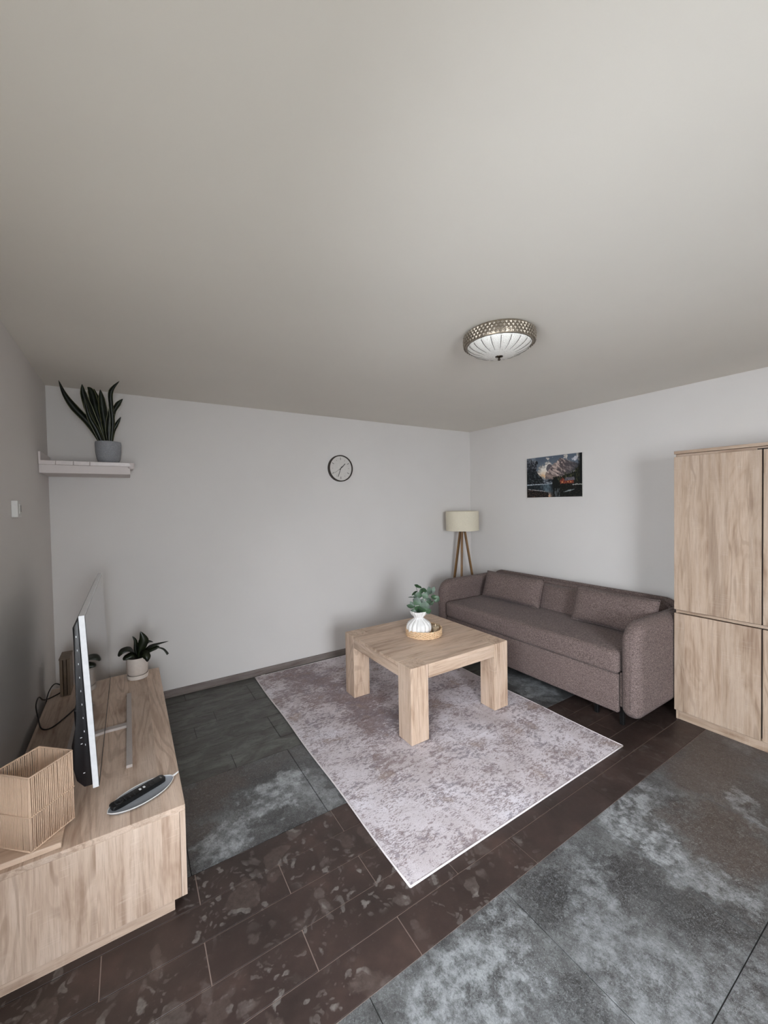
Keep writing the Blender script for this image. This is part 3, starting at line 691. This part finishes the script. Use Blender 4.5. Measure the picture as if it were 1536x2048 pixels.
def bar(bm, a, b, w, h):
    a = Vector(a); b = Vector(b); d = (b-a).normalized(); s = d.cross(Vector((0, 0, 1))).normalized()*w/2; u = Vector((0, 0, h))
    vs = [bm.verts.new(p) for p in (a-s, a+s, b+s, b-s, a-s+u, a+s+u, b+s+u, b-s+u)]
    for q in ((0, 1, 2, 3), (4, 5, 6, 7), (0, 1, 5, 4), (1, 2, 6, 5), (2, 3, 7, 6), (3, 0, 4, 7)): bm.faces.new([vs[i] for i in q])
# stand: two long feet joined by a cross bar, level on the cabinet (undo the screen's backward lean)
lean = Matrix.Rotation(.040, 4, 'Y')
bar(bm, (.100, -.422, 0), (.100, .422, 0), .024, .013); bar(bm, (-.150, -.30, 0), (-.150, .30, 0), .020, .012); bar(bm, (-.142, 0, 0), (.088, 0, 0), .036, .013)
bmesh.ops.transform(bm, matrix=lean, verts=bm.verts); obj('stand_foot', bm, M['stand'], tv, local=True)
bm = BM(); bx(bm, -.060, -.020, -.03, .03, .008, zb+.12, .003, 1); obj('stand_neck', bm, M['stand'], tv, local=True)

# power cable from the television over the back edge of the cabinet
P = catmull([(-.205, 3.02, .53), (-.245, 3.05, .47), (-.285, 3.03, .4265), (-.33, 2.91, .4245), (-.385, 2.80, .4245), (-.43, 2.82, .4248), (-.455, 2.90, .455), (-.470, 2.95, .505), (-.472, 3.05, .515), (-.470, 3.17, .450), (-.45, 3.24, .4255), (-.40, 3.31, .4245), (-.395, 3.36, .435), (-.44, 3.385, .46), (-.470, 3.33, .42), (-.475, 3.25, .33), (-.475, 3.2, .15)], 8)
tag(obj('power_cable', tube(BM(), P, .0035, 6), M['cable'], smooth=True, origin=P[0]), 'thin black power cable looping behind the television to the wall', 'cable')

# wooden slatted block box at the back of the unit
wb = thing('wooden_block_box', (-.368, 3.31, uh), 'narrow upright wooden box on the cabinet behind the television', 'box')
x0, x1, y0, y1, z1 = -.398, -.342, 3.235, 3.390, .662
obj('box_lid', box(x0-.001, x1+.001, y0-.001, y1+.001, z1-.010, z1, .0015, 1), M['boxwood'], wb)
wdt = (x1-x0)/3
for k in range(3): obj('slat', box(x0+k*wdt+.0015, x0+(k+1)*wdt-.0015, y0+(.004 if k == 1 else 0), y1, uh+.0005, z1-.0105, .001, 1), M['boxwood'], wb)

# ------------------------------------------------------------------ white pot with wilting plant
pc = Vector((.024, 3.295, uh))
pot = thing('plant_pot', pc, 'cream ceramic pot on a matching saucer at the far end of the tv cabinet', 'plant pot')
obj('pot_body', lathe(BM(), [(.056, .029), (.058, .034), (.0645, .042), (.0675, .145), (.0665, .149), (.063, .149), (.0615, .145), (.061, .132)], 40, pc, None, True, False), M['ceramic_m'], pot, smooth=True, auto=45)
obj('saucer', lathe(BM(), [(.055, .0), (.063, .002), (.0665, .026), (.065, .029), (.060, .0285), (.0585, .020), (.03, .019)], 40, pc), M['ceramic_m'], pot, smooth=True, auto=45)
obj('soil', lathe(BM(), [(.0605, .131), (.040, .136), (.01, .138)], 24, pc), M['soil'], pot, smooth=True)
pl = thing('drooping_plant', pc+Vector((0, 0, .137)), 'small dark green drooping plant in the cream pot', 'plant')
def pp(px, py, d=0):  # point around the pot's plane facing the room
    r_ = Vector((.998, -.07, 0)); return pc+Vector((0, 0, .137))+r_*((px-274)*.00415)+Vector((0, 0, (1322-py)*.00395))+Vector((0, -d, 0))
def bigleaf(parent, mat, P, W_, nrm, name='leaf', m=6, edge=None, fold=.25):
    """leaf along a curved midrib P with widths W_ (same count)"""
    C = catmull(P, m); N = len(C); ws = []
    for i in range(N):
        q = i/(N-1)*(len(W_)-1); a = int(min(q, len(W_)-2)); ws.append(W_[a]+(W_[a+1]-W_[a])*(q-a))
    bm = BM(); rows = []; eb = BM() if edge else None; er = []
    for i, c in enumerate(C):
        d = (C[min(i+1, N-1)]-C[max(i-1, 0)]).normalized(); s = d.cross(Vector(nrm)).normalized(); nn = s.cross(d)
        w = ws[i]/2; ww = w*(.82 if edge else 1)
        a = c-s*ww+nn*fold*ww; b = c+s*ww+nn*fold*ww
        rows.append([bm.verts.new(a), bm.verts.new(c), bm.verts.new(b), bm.verts.new(c-nn*.0012)])
        if edge: er.append([eb.verts.new(c-s*w+nn*fold*w), eb.verts.new(a), eb.verts.new(b), eb.verts.new(c+s*w+nn*fold*w)])
    for i in range(N-1):
        A, B = rows[i], rows[i+1]
        bm.faces.new((A[0], A[1], B[1], B[0])); bm.faces.new((A[1], A[2], B[2], B[1])); bm.faces.new((A[0], B[0], B[3], A[3])); bm.faces.new((A[3], B[3], B[2], A[2]))
    o = obj(name, bm, mat, parent, smooth=True)
    if edge:
        for i in range(N-1):
            A, B = er[i], er[i+1]
            eb.faces.new((A[0], A[1], B[1], B[0])); eb.faces.new((A[2], A[3], B[3], B[2]))
        o2 = obj('leaf_margin', eb, edge, o, smooth=True, label='yellow leaf margin')
    return o
bigleaf(pl, M['leafd'], [pp(276, 1322), pp(280, 1305, .01), pp(284, 1290, .015), pp(280, 1275, .01)], [.012, .058, .062, .002], (0, -1, .1))
bigleaf(pl, M['leafd'], [pp(274, 1322), pp(273, 1305, 0), pp(272, 1290, 0), pp(268, 1282, 0)], [.01, .035, .02, .002], (.3, -1, 0))
bigleaf(pl, M['leafd'], [pp(272, 1322), pp(264, 1304, .03), pp(254, 1303, .045), pp(248, 1310, .05)], [.012, .055, .05, .012], (.1, -.5, 1))
bigleaf(pl, M['leafd'], [pp(276, 1322), pp(268, 1312, .05), pp(258, 1314, .06), pp(254, 1316, .06)], [.012, .05, .04, .01], (.1, -.7, .8))
bigleaf(pl, M['leafd'], [pp(278, 1322), pp(292, 1306, .02), pp(306, 1301, .03), pp(321, 1299, .03)], [.012, .040, .022, .002], (0, -.5, 1))
bigleaf(pl, M['leafd'], [pp(278, 1322), pp(290, 1311, .02), pp(302, 1307, .03), pp(307, 1305, .03)], [.012, .050, .034, .003], (0, -.8, .8))
bigleaf(pl, M['leafd'], [pp(280, 1322), pp(300, 1308, .03), pp(312, 1311, .035), pp(319, 1322, .04)], [.005, .006, .016, .022], (.4, -.6, .6))
bigleaf(pl, M['leafd'], [pp(278, 1320, .0), pp(284, 1312, .05), pp(288, 1318, .072), pp(288, 1326, .074)], [.012, .052, .046, .003], (.1, -1, .4))
bigleaf(pl, M['leafd'], [pp(278, 1322), pp(285, 1302, .0), pp(291, 1296, 0), pp(298, 1298, 0)], [.01, .03, .02, .002], (.1, -1, .4))

# ------------------------------------------------------------------ pewter leaf plate with remote
pa = math.atan2(.113, .262)
plc = Vector((.017, 1.918, uh))
plate = thing('leaf_shaped_dish', plc, 'long pewter-coloured leaf-shaped dish with a short handle on the tv cabinet', 'dish', rz=pa)
bm = BM(); NL, NW = 40, 10; L2 = .128; rows = []; rows2 = []
for i in range(NL+1):
    u = i/NL*2-1; w = .066*(max(0, 1-abs(u)**2.3))**.72; x = u*L2; rT = []; rB = []
    for j in range(NW+1):
        v = j/NW*2-1; e = max(abs(u)**4, abs(v)**4)
        z = .004+.011*e; rT.append(bm.verts.new((x, v*w, z))); rB.append(bm.verts.new((x, v*w, z-.0035 if e > .0 else z-.0035)))
    rows.append(rT); rows2.append(rB)
for R_, fl_ in ((rows, 0), (rows2, 1)):
    for i in range(NL):
        for j in range(NW):
            try: bm.faces.new((R_[i][j], R_[i][j+1], R_[i+1][j+1], R_[i+1][j]))
            except Exception: pass
for j in (0, NW):
    for i in range(NL): bm.faces.new((rows[i][j], rows[i+1][j], rows2[i+1][j], rows2[i][j]))
bmesh.ops.remove_doubles(bm, verts=bm.verts, dist=.0001)
obj('dish_body', bm, M['plate'], plate, local=True, smooth=True, auto=50)
obj('dish_rim', tube(BM(), [(u*L2, sg*.066*(max(0, 1-abs(u)**2.3))**.72, .0155) for sg, rng in ((1, range(0, 41)), (-1, range(39, 0, -1))) for u in [k/20-1 for k in rng]], .0018, 6, closed=True), M['ceramic'], plate, local=True, smooth=True)
obj('handle', tube(BM(), catmull([(L2-.004, 0, .014), (L2+.010, .000, .0155), (L2+.024, .003, .017)], 4), [.004]*4+[.0035]*5, 8), M['ceramic'], plate, local=True, smooth=True)
rem = thing('remote_control', (.004, 1.935, uh+.0052), 'black remote control lying in the leaf-shaped dish', 'remote control', rz=pa+.02)
bm = BM(); extrude_poly(bm, rrect(-.104, .104, -.0205, .0205, .008, 5), 'z', 0, .017, .003, 2); obj('remote_body', bm, M['remote'], rem, local=True, smooth=True, auto=40)
bm = BM()
for i in range(9):
    for j in range(3):
        if i in (5, 6): continue
        x = -.086+i*.0165+(.014 if i > 6 else 0); lathe(bm, [(.0026, .0170), (.0026, .0185), (.0015, .0188)], 8, (x, (j-1)*.0115, 0))
tag(obj('buttons', bm, M['rubber'], rem, local=True), kind='stuff')
obj('white_button', box(.002, .010, -.006, .006, .0168, .0192, .001, 1), M['whitekey'], rem, local=True)
obj('white_button', box(.018, .026, -.006, .006, .0168, .0192, .001, 1), M['whitekey'], rem, local=True)
obj('power_button', box(.088, .094, -.007, .007, .0168, .0182, .001, 1), M['inkgrey'], rem, local=True)
bm = BM(); tube(bm, [(-.074+.014*math.cos(a_*PI/8), .014*math.sin(a_*PI/8), .0172) for a_ in range(16)], .0012, 6, closed=True); obj('button_ring', bm, M['rubber'], rem, local=True)

# ------------------------------------------------------------------ board and cord basket
bd = tag(obj('wooden_board', box(-.458, -.231, 1.790, 2.075, uh+.0003, uh+.021, .003, 2), M['board'], origin=(-.345, 1.93, uh)), 'pale wooden board lying under the cord basket', 'board')
kb = thing('cord_basket', (-.3135, 1.8975, uh+.0215), 'square beige basket of wrapped paper cord on the pale wooden board', 'basket', rz=math.radians(46))
bs, bh = .0775, .262
bm = BM()
for side in range(4):
    n = 24
    for k in range(n):
        if side == 3 and k == 0: continue
        s_ = -bs+2*bs*(k+.5)/n; j1 = random.uniform(-.0011, .0011); j2 = random.uniform(-.0011, .0011); rot = Matrix.Rotation(side*PI/2, 3, 'Z')
        pts = [rot @ Vector((s_+j1, -bs, .003)), rot @ Vector((s_+random.uniform(-.0005, .0005), -bs-.001, bh*.5)), rot @ Vector((s_+j2, -bs, bh-.003))]
        tube(bm, pts, .0022, 6)
tag(obj('cord_wrap', bm, M['cord'], kb, local=True, smooth=True), kind='stuff')
for nm, z, r_ in (('rim_cord', bh-.002, .0032), ('base_cord', .0035, .0032), ('middle_cord', bh*.47, .0020)):
    e = bs+(.0032 if nm == 'middle_cord' else .0005)
    obj(nm, tube(BM(), [(x, y, z+(0.0008*math.sin(x*90+y*70))) for (x, y) in rrect(-e, e, -e, e, .004, 2)], r_, 6, closed=True), M['cord'], kb, local=True, smooth=True)
bm = BM(); bx(bm, -bs+.003, bs-.003, -bs+.003, bs-.003, .002, .006); obj('basket_floor', bm, M['cord'], kb, local=True)
for (x, y) in ((-bs, -bs), (bs, -bs), (bs, bs), (-bs, bs)): obj('corner_wire', tube(BM(), [(x*.985, y*.985, .003), (x*.985, y*.985, bh-.002)], .0032, 6), M['cord'], kb, local=True, smooth=True)

# ------------------------------------------------------------------ corner shelf with snake plant
sz = 1.941; sy = 3.420
sh = thing('corner_shelf', (-.2, 3.62, 1.857), 'white tiled corner shelf high on the back wall at the left', 'shelf')
obj('shelf_body', box(XL+.001, .020, sy+.012, YB-.001, 1.857, 1.914, .004, 2), M['shelfbody'], sh)
ex = [XL+.001, -.40, -.305, -.215, .022]
for a, b in zip(ex[:-1], ex[1:]):
    obj('edge_tile', box(a+.0008, b-.0008, sy, sy+.016, 1.913, sz, .003, 2), M['shelf'], sh)
obj('end_trim', lathe(BM(), [(.013, 1.898), (.022, 1.905), (.023, 1.936), (.019, sz)], 16, (.026, sy+.021, 0)), M['shelf'], sh, smooth=True, auto=50)
for a, b in zip((XL+.001, -.35, -.20), (-.35, -.20, .040)):
    for c, d in ((sy+.0165, 3.62), (3.62, YB-.001)):
        obj('tile', box(a+.001, b-.001, c+.001, d-.001, 1.9145, sz-.004, .002, 1), M['shelf'], sh)
obj('upstand_tile', box(XL+.001, XL+.014, sy+.001, YB-.002, sz-.003, sz+.058, .003, 2), M['shelf'], sh)
sp = Vector((-.112, 3.600, sz-.0035))
p2 = thing('snake_plant_pot', sp, 'grey textured ceramic pot on the white corner shelf', 'plant pot')
obj('pot_body', lathe(BM(), [(.050, 0), (.060, .004), (.074, .045), (.0805, .095), (.082, .155), (.080, .168), (.076, .168), (.075, .160), (.074, .145)], 40, sp, None, True, False), M['greypot'], p2, smooth=True, auto=50)
obj('soil', lathe(BM(), [(.0745, .146), (.045, .154), (.01, .158)], 24, sp), M['soil'], p2, smooth=True)
sn = thing('snake_plant', sp+Vector((0, 0, .155)), 'tall snake plant with sword-shaped dark leaves reaching the ceiling', 'plant')
def qp(px, py, d=0):
    p = Vector((sp.x+(px-214)*.00313, sp.y, sp.z+.160+(884-py)*.00392)); return EYE+(p-EYE)*((sp.y-d)/sp.y)
def cl(p): p = Vector(p); p.z = min(p.z, H-.006); return p
SL = [([(202, 884), (180, 850), (152, 822), (136, 800), (126, 776)], [.035, .052, .05, .03, .002], .02),
      ([(204, 884), (190, 850), (178, 820), (170, 795), (168, 778)], [.03, .05, .055, .04, .002], .03),
      ([(208, 884), (200, 850), (192, 820), (185, 790), (178, 782)], [.03, .06, .06, .045, .002], -.02),
      ([(210, 884), (206, 850), (200, 820), (194, 800), (190, 784)], [.03, .045, .05, .04, .002], -.05),
      ([(214, 884), (210, 850), (206, 820), (204, 800), (202, 784)], [.03, .052, .055, .04, .002], .02),
      ([(202, 884), (192, 860), (180, 838), (174, 815), (172, 803)], [.03, .04, .03, .02, .002], .05),
      ([(216, 884), (216, 860), (218, 840), (220, 825), (219, 812)], [.02, .042, .042, .03, .002], .045),
      ([(218, 884), (222, 850), (226, 825), (236, 808), (246, 797)], [.02, .03, .03, .035, .002], .0),
      ([(219, 884), (224, 845), (222, 812), (223, 785), (240, 764)], [.02, .03, .03, .032, .002], .17),
      ([(220, 884), (224, 862), (230, 850), (236, 840), (241, 832)], [.02, .028, .028, .02, .002], .03)]
for k, (P, W_, d) in enumerate(SL):
    pts = [cl(qp(a, b, d*(.3+.7*i/4))) for i, (a, b) in enumerate(P)]
    bigleaf(sn, M['snake'], pts, W_, (.15*math.sin(k*2.1), -1, .1), m=5, edge=M['snakeedge'], fold=.22)

# ------------------------------------------------------------------ wall switch
sw = thing('wall_switch', (XL, 2.70, 1.62), 'small white switch box on the left wall under the corner shelf', 'switch')
obj('switch_box', box(XL, XL+.026, 2.665, 2.745, 1.580, 1.664, .003, 2), M['plastic'], sw)
obj('rocker', box(XL+.0255, XL+.030, 2.682, 2.728, 1.596, 1.648, .002, 1), M['plastic'], sw)
obj('key_slot', box(XL+.0295, XL+.0310, 2.699, 2.711, 1.606, 1.640), M['inkgrey'], sw, label='dark slot')

# ------------------------------------------------------------------ wall clock
cc = Vector((1.902, YB, 1.992)); R = .1395
ck = thing('wall_clock', cc, 'round wall clock with dark wooden rim and pale dial on the back wall', 'clock')
def ring_y(prof, n=64):
    bm = BM(); rings = []
    for (r_, d) in prof: rings.append([bm.verts.new((cc.x+r_*math.cos(2*PI*k/n), cc.y-d, cc.z+r_*math.sin(2*PI*k/n))) for k in range(n)])
    return bm, rings, n
bm, rg, n = ring_y([(R, .0005), (R, .036), (R-.002, .040), (R-.010, .040), (R-.011, .026), (R-.011, .0005)])
for i in range(len(rg)):
    A, B = rg[i], rg[(i+1) % len(rg)]
    for k in range(n): bm.faces.new((A[k], A[(k+1) % n], B[(k+1) % n], B[k]))
obj('rim', bm, M['rim'], ck, smooth=True, auto=40)
bm, rg, n = ring_y([(R-.0108, .002), (R-.0108, .026)])
for k in range(n): bm.faces.new((rg[0][k], rg[0][(k+1) % n], rg[1][(k+1) % n], rg[1][k]))
bm.faces.new(rg[1]); obj('dial', bm, M['dial'], ck, auto=40, smooth=True)
def radial(bm, ang, r0, r1, w, d0, d1):
    a = math.radians(90-ang); u = Vector((math.cos(a), 0, math.sin(a))); s = Vector((-math.sin(a), 0, math.cos(a)))
    vs = [bm.verts.new(Vector((cc.x, YB-dd, cc.z))+u*r_+s*q) for dd in (d0, d1) for r_, q in ((r0, -w/2), (r0, w/2), (r1, w/2), (r1, -w/2))]
    for q in ((0, 1, 2, 3), (4, 5, 6, 7), (0, 1, 5, 4), (1, 2, 6, 5), (2, 3, 7, 6), (3, 0, 4, 7)): bm.faces.new([vs[i] for i in q])
for h_ in range(12):
    bm = BM(); radial(bm, h_*30, .088, .114 if h_ % 2 == 0 else .100, .0065 if h_ % 2 == 0 else .003, .026, .0268); obj('hour_mark', bm, M['inkgrey'], ck)
bm = BM(); radial(bm, 46.5, -.018, .072, .0075, .0285, .0295); obj('hour_hand', bm, M['ink'], ck)
bm = BM(); radial(bm, 201, -.02, .096, .0052, .0305, .0315); obj('minute_hand', bm, M['ink'], ck)
bm = BM(); radial(bm, 236, -.032, .088, .0026, .0325, .0330); obj('second_hand', bm, M['ink'], ck)

# ------------------------------------------------------------------ picture
py0, py1, pz0, pz1 = 2.262, 2.915, 1.648, 2.087
pic = thing('canvas_picture', (XR, (py0+py1)/2, (pz0+pz1)/2), 'unframed canvas of a mountain lake with a red cabin on the right wall', 'picture')
obj('canvas_block', box(XR-.021, XR-.0002, py0, py1, pz0, pz1, .001, 1), M['plastic'], pic)
def painter(u, v):
    """u 0..1 left to right, v 0..1 bottom to top -> sRGB"""
    def fr(x, y, z=0, d=4): return .62*noise.fractal(Vector((x, y, z)), 1.0, 2.0, d)
    def lerp(a, b, k): k = max(0, min(1, k)); return tuple(p+(q-p)*k for p, q in zip(a, b))
    g = fr(u*30, v*20, 1); w = .012*noise.noise(Vector((u*40, v*40, 3))); U = u+w; V = v+.012*noise.noise(Vector((u*38, v*38, 9)))
    c = lerp((112, 120, 130), (84, 95, 108), (v-.55)*2.4+.4*fr(u*5, v*9, 2))
    puff = fr(u*9, v*8, 7)+.85*math.exp(-((U-.33)/.15)**2-((V-.62)/.15)**2)+.7*math.exp(-((U-.46)/.09)**2-((V-.76)/.10)**2)-.30
    if puff > 0: c = lerp((128, 124, 122), (222, 216, 206), puff*2.6+1.2*g+.6*(v-.6))
    glow = math.exp(-((U-.36)/.13)**2-((V-.54)/.07)**2); c = lerp(c, (214, 176, 134), glow*(.9+g))
    # distant dark dome, then the central massif with slanting strata
    if (U-.44)**2/.0036+(V-.70)**2/.012 < 1: c = lerp((82, 78, 84), (110, 104, 106), .5+g)
    top = .93-abs(U-.63)*1.25 if U < .63 else .93-(U-.63)*.55
    top += .035*noise.noise(Vector((u*26, 3, 0)))+.02*noise.noise(Vector((u*70, 5, 0)))
    if V < top and U > .36:
        a = u*.80+v*.60; b_ = -u*.60+v*.80; st = fr(b_*9+3, a*34, 4)+.5*fr(b_*22, a*60, 8)
        lit = .40+1.7*st+(.25 if U < .62 else -.25)+.8*g
        c = lerp((78, 70, 72), (188, 168, 158), lit)
        if U > .70: c = lerp(c, (58, 60, 66), (U-.70)*4+.5*g)
        if V < .62-.5*(U-.36): c = lerp(c, (112, 96, 90), .6)
    if abs(V-(.50+.62*(U-.72))) < .008 and .72 < U < .96: c = (120, 118, 120)
    if (U-.885)**2/.0024+(V-.885)**2/.0022 < 1+2.2*g: c = lerp((150, 150, 156), (206, 206, 212), .6+g)
    # forest right
    spike = abs(noise.noise(Vector((u*34, 11, 0))))*.12+abs(noise.noise(Vector((u*90, 2, 0))))*.05
    line = .47+.30*max(0, U-.60)+spike+(1.5*(U-.86) if U > .86 else 0)
    if U > .54+.1*noise.noise(Vector((v*16, 0, 4))) and V < line: c = lerp((10, 13, 10), (98, 98, 62), .20+1.5*fr(u*52, v*13, 6)+.5*g)
    if U > .93: c = lerp(c, (8, 10, 11), (U-.92)*18)
    # left cliffs and lower ridge
    lc = .985-max(0, U-.06)*.6+.05*noise.noise(Vector((u*22, 2, 0)))
    if U < .20+.035*noise.noise(Vector((v*11, 5, 0))) and V < lc:
        c = lerp((16, 18, 24), (120, 122, 130), .16+1.5*fr(u*36, v*14, 12)+.5*g)
    if U < .17 and V > .88+.4*g: c = lerp(c, (150, 156, 162), .5)
    if U < .37 and V < .66-max(0, U-.19)*1.75+.03*noise.noise(Vector((u*30, 8, 0))) and V > .3:
        c = lerp((14, 18, 22), (84, 92, 98), .14+1.5*fr(u*26+v*10, v*22, 14)+.4*g)
    if .33 < U < .56 and .33 < V < .45-.08*abs(U-.42)/.1*.3: c = lerp((40, 48, 56), (150, 156, 162), .25+2.2*fr(u*16, v*44, 3))
    if .41 < U < .53 and .385 < V < .425: c = (30, 34, 38)
    if V < .335:
        c = lerp((12, 18, 23), (88, 104, 114), .12+.75*math.exp(-((U-.38)/.09)**2)+.9*fr(u*34, v*9, 21)+.2*math.exp(-((V-.33)/.03)**2))
        if abs(V-(.318+.03*U)) < .011+.01*g and U < .50: c = (168, 176, 182)
        if U > .50+.02*noise.noise(Vector((v*30, 1, 1))): c = lerp((6, 8, 8), (62, 60, 46), .06+1.4*fr(u*40, v*26, 5)+.3*g)
        k = math.exp(-((U-.42)/.055)**2-((V-.03)/.07)**2); c = lerp(c, (190, 150, 122), k*1.1)
        if .53 < U < .62 and V < .2: c = lerp(c, (104, 112, 116), .5+2*fr(u*60, v*8, 2))
    if V < .205-.22*U+.02*g and U < .42: c = lerp((16, 12, 11), (104, 82, 70), .10+1.7*fr(u*44, v*34, 17)+.5*g)
    if abs(V-(.215-.20*U)) < .007+.01*g and .02 < U < .36: c = (152, 148, 146)
    if .49 < U < .60 and V < .50-abs(U-.545)*2.0+.06*abs(noise.noise(Vector((u*110, 3, 0)))) and V > .22: c = (10, 13, 11)
    # cabin
    if .64 < U < .86 and .315 < V < .40: c = lerp((84, 36, 28), (166, 84, 60), .35+2.2*fr(u*60, v*20, 3))
    if .63 < U < .72 and .315 < V < .47-abs(U-.672)*1.7: c = lerp((78, 34, 28), (150, 70, 52), .4+2*g)
    if .70+.35*(V-.385) < U < .885-.25*(V-.385) and .385 < V < .455: c = lerp((72, 68, 76), (120, 116, 126), .5+1.5*g)
    for wx in (.665, .765, .815):
        if abs(U-wx) < .009 and .335 < V < .365: c = (206, 140, 88)
    if abs(V-(.12+.30*(U-.70))) < .020*(1-abs(U-.78)/.10) and .69 < U < .88: c = (128, 138, 138)
    if U > .84 and abs(V-.285-.02*g) < .008: c = (160, 160, 154)
    return tuple(max(0, min(255, q)) for q in c)
NXP, NYP = 228, 152
me = bpy.data.meshes.new('painted_front'); vs = []; fs = []
for j in range(NYP+1):
    for i in range(NXP+1): vs.append((XR-.0216-XR, (py1-.0015+(py0-py1+.003)*i/NXP)-(py0+py1)/2, (pz0+.0015+(pz1-pz0-.003)*j/NYP)-(pz0+pz1)/2))
for j in range(NYP):
    for i in range(NXP): a = j*(NXP+1)+i; fs.append((a, a+1, a+NXP+2, a+NXP+1))
me.from_pydata(vs, [], fs); ca = me.color_attributes.new('paint', 'FLOAT_COLOR', 'POINT')
buf = []
for j in range(NYP+1):
    for i in range(NXP+1): buf += list(s2l(painter(i/NXP, j/NYP)))+[1]
ca.data.foreach_set('color', buf)
t = NT('canvas_print'); at_ = t.n('ShaderNodeVertexColor'); at_.layer_name = 'paint'; t.fin(at_.outputs[0], .6, t.bump(t.noise(t.coord(), 700, 2), .2, .0005), spec=.3); me.materials.append(t.m)
o = bpy.data.objects.new('painted_front', me); COL.objects.link(o); o.parent = pic

# ------------------------------------------------------------------ floor lamp
lc = Vector((3.425, 3.572, 0))
lamp = thing('tripod_floor_lamp', lc, 'tripod floor lamp with walnut legs and cream drum shade in the corner', 'floor lamp')
obj('lamp_shade', lathe(BM(), [(.198, 1.268), (.199, 1.270), (.199, 1.498), (.198, 1.500), (.196, 1.500), (.196, 1.268)], 48, lc, None, False, False), M['shade'], lamp, smooth=True, auto=40)
bm = BM(); tube(bm, [(lc.x+.197*math.cos(a*PI/24), lc.y+.197*math.sin(a*PI/24), 1.499) for a in range(48)], .0025, 6, closed=True); tube(bm, [(lc.x+.197*math.cos(a*PI/24), lc.y+.197*math.sin(a*PI/24), 1.269) for a in range(48)], .0025, 6, closed=True)
for k in range(3):
    a = k*2*PI/3; tube(bm, [(lc.x, lc.y, 1.40), (lc.x+.196*math.cos(a), lc.y+.196*math.sin(a), 1.497)], .002, 5)
obj('shade_ring', bm, M['shade'], lamp, smooth=True)
obj('bulb', lathe(BM(), [(.012, 1.33), (.014, 1.355), (.030, 1.39), (.032, 1.41), (.022, 1.435), (.004, 1.442)], 20, lc), M['ceramic'], lamp, smooth=True)
obj('lamp_head', lathe(BM(), [(.036, 1.245), (.036, 1.262), (.020, 1.27), (.018, 1.33)], 20, lc), M['blackmetal'], lamp, smooth=True, auto=40)
dv = Vector((.69, .72, 0)); pv = Vector((.72, -.69, 0))
for (a, b, rr_) in ((-.80, .55, .235), (.90, .42, .245), (-.14, -1.0, .215)):
    d = (pv*a+dv*b).normalized(); foot = lc+d*rr_; topp = lc+d*.030+Vector((0, 0, 1.262)); ax = (topp-foot); s = ax.normalized().cross(d.cross(Vector((0, 0, 1)))).normalized(); q = ax.normalized().cross(s).normalized()
    bm = BM(); vs = []
    for p, w1, w2 in ((foot, .011, .010), (topp, .014, .010)):
        for e1, e2 in ((-1, -1), (1, -1), (1, 1), (-1, 1)): vs.append(bm.verts.new(p+q*e1*w1+s*e2*w2))
    for v in vs[:4]: v.co.z = .001
    for f_ in ((0, 1, 2, 3), (4, 5, 6, 7), (0, 1, 5, 4), (1, 2, 6, 5), (2, 3, 7, 6), (3, 0, 4, 7)): bm.faces.new([vs[i] for i in f_])
    obj('leg', bm, M['walnut'], lamp)

# ------------------------------------------------------------------ ceiling lamp
gc = Vector((1.712, 1.486, H))
cl_ = thing('ceiling_lamp', gc, 'round ceiling lamp with faceted champagne band and frosted ribbed glass dome', 'ceiling lamp')
GR = .187
obj('backplate', lathe(BM(), [(GR-.030, -.001), (GR-.016, -.004), (GR-.010, -.010), (.05, -.010)], 64, gc), M['champ'], cl_, smooth=True, auto=40)
obj('metal_band', lathe(BM(), [(GR-.014, -.004), (GR-.007, -.012), (GR-.003, -.036), (GR-.004, -.064), (GR-.010, -.073), (GR-.018, -.071), (GR-.014, -.036)], 96, gc, None, False, False), M['champ'], cl_, smooth=True, auto=40)
bm = BM(); NF = 54
for row in range(4):
    z0 = -.013-.0142*row
    for k in range(NF):
        a0 = 2*PI*(k+(row % 2)*.5)/NF; da = 2*PI/NF*.47
        rr_ = GR-.003+.0035*math.sin(PI*(row+.6)/4)
        def Q(a, r_, z): return bm.verts.new((gc.x+r_*math.cos(a), gc.y+r_*math.sin(a), gc.z+z))
        L_, R_, T_, B_, C_ = Q(a0-da, rr_, z0-.0065), Q(a0+da, rr_, z0-.0065), Q(a0, rr_, z0+.001), Q(a0, rr_, z0-.0168), Q(a0, rr_+.0055, z0-.0065)
        for tri in ((L_, T_, C_), (T_, R_, C_), (R_, B_, C_), (B_, L_, C_)): bm.faces.new(tri)
obj('facet_band', bm, M['facet'], cl_)
DR = GR-.019
def dz(r_): return -.071-.058*(1-(r_/DR)**2)**.62
prof = [(DR*q, dz(DR*q)) for q in (.999, .985, .96, .92, .86, .78, .68, .56, .42, .28, .14, .05)]
NR = 20
bm = BM(); lathe(bm, prof, 160, gc, lambda a, z: 1-.022*(math.exp(-((((a*NR/(2*PI)) % 1)-.5)/.075)**2)), False, True)
obj('glass_dome', bm, M['glassdome'], cl_, smooth=True)
for k in range(NR):
    a = 2*PI*(k+.5)/NR; pts = [(gc.x+r_*1.0*math.cos(a), gc.y+r_*1.0*math.sin(a), gc.z+z-.0004) for r_, z in [(DR*q, dz(DR*q)) for q in (.985, .96, .92, .86, .80, .72, .62, .50)]]
    obj('glass_rib', tube(BM(), pts, [.0013]*4+[.0011, .0009, .0007, .0004], 5), M['chromed'], cl_, smooth=True)
obj('finial', lathe(BM(), [(.003, -.150), (.007, -.148), (.0075, -.142), (.004, -.138), (.006, -.135), (.020, -.131), (.021, -.1285), (.008, -.126)], 20, gc), M['chromed'], cl_, smooth=True, auto=50)
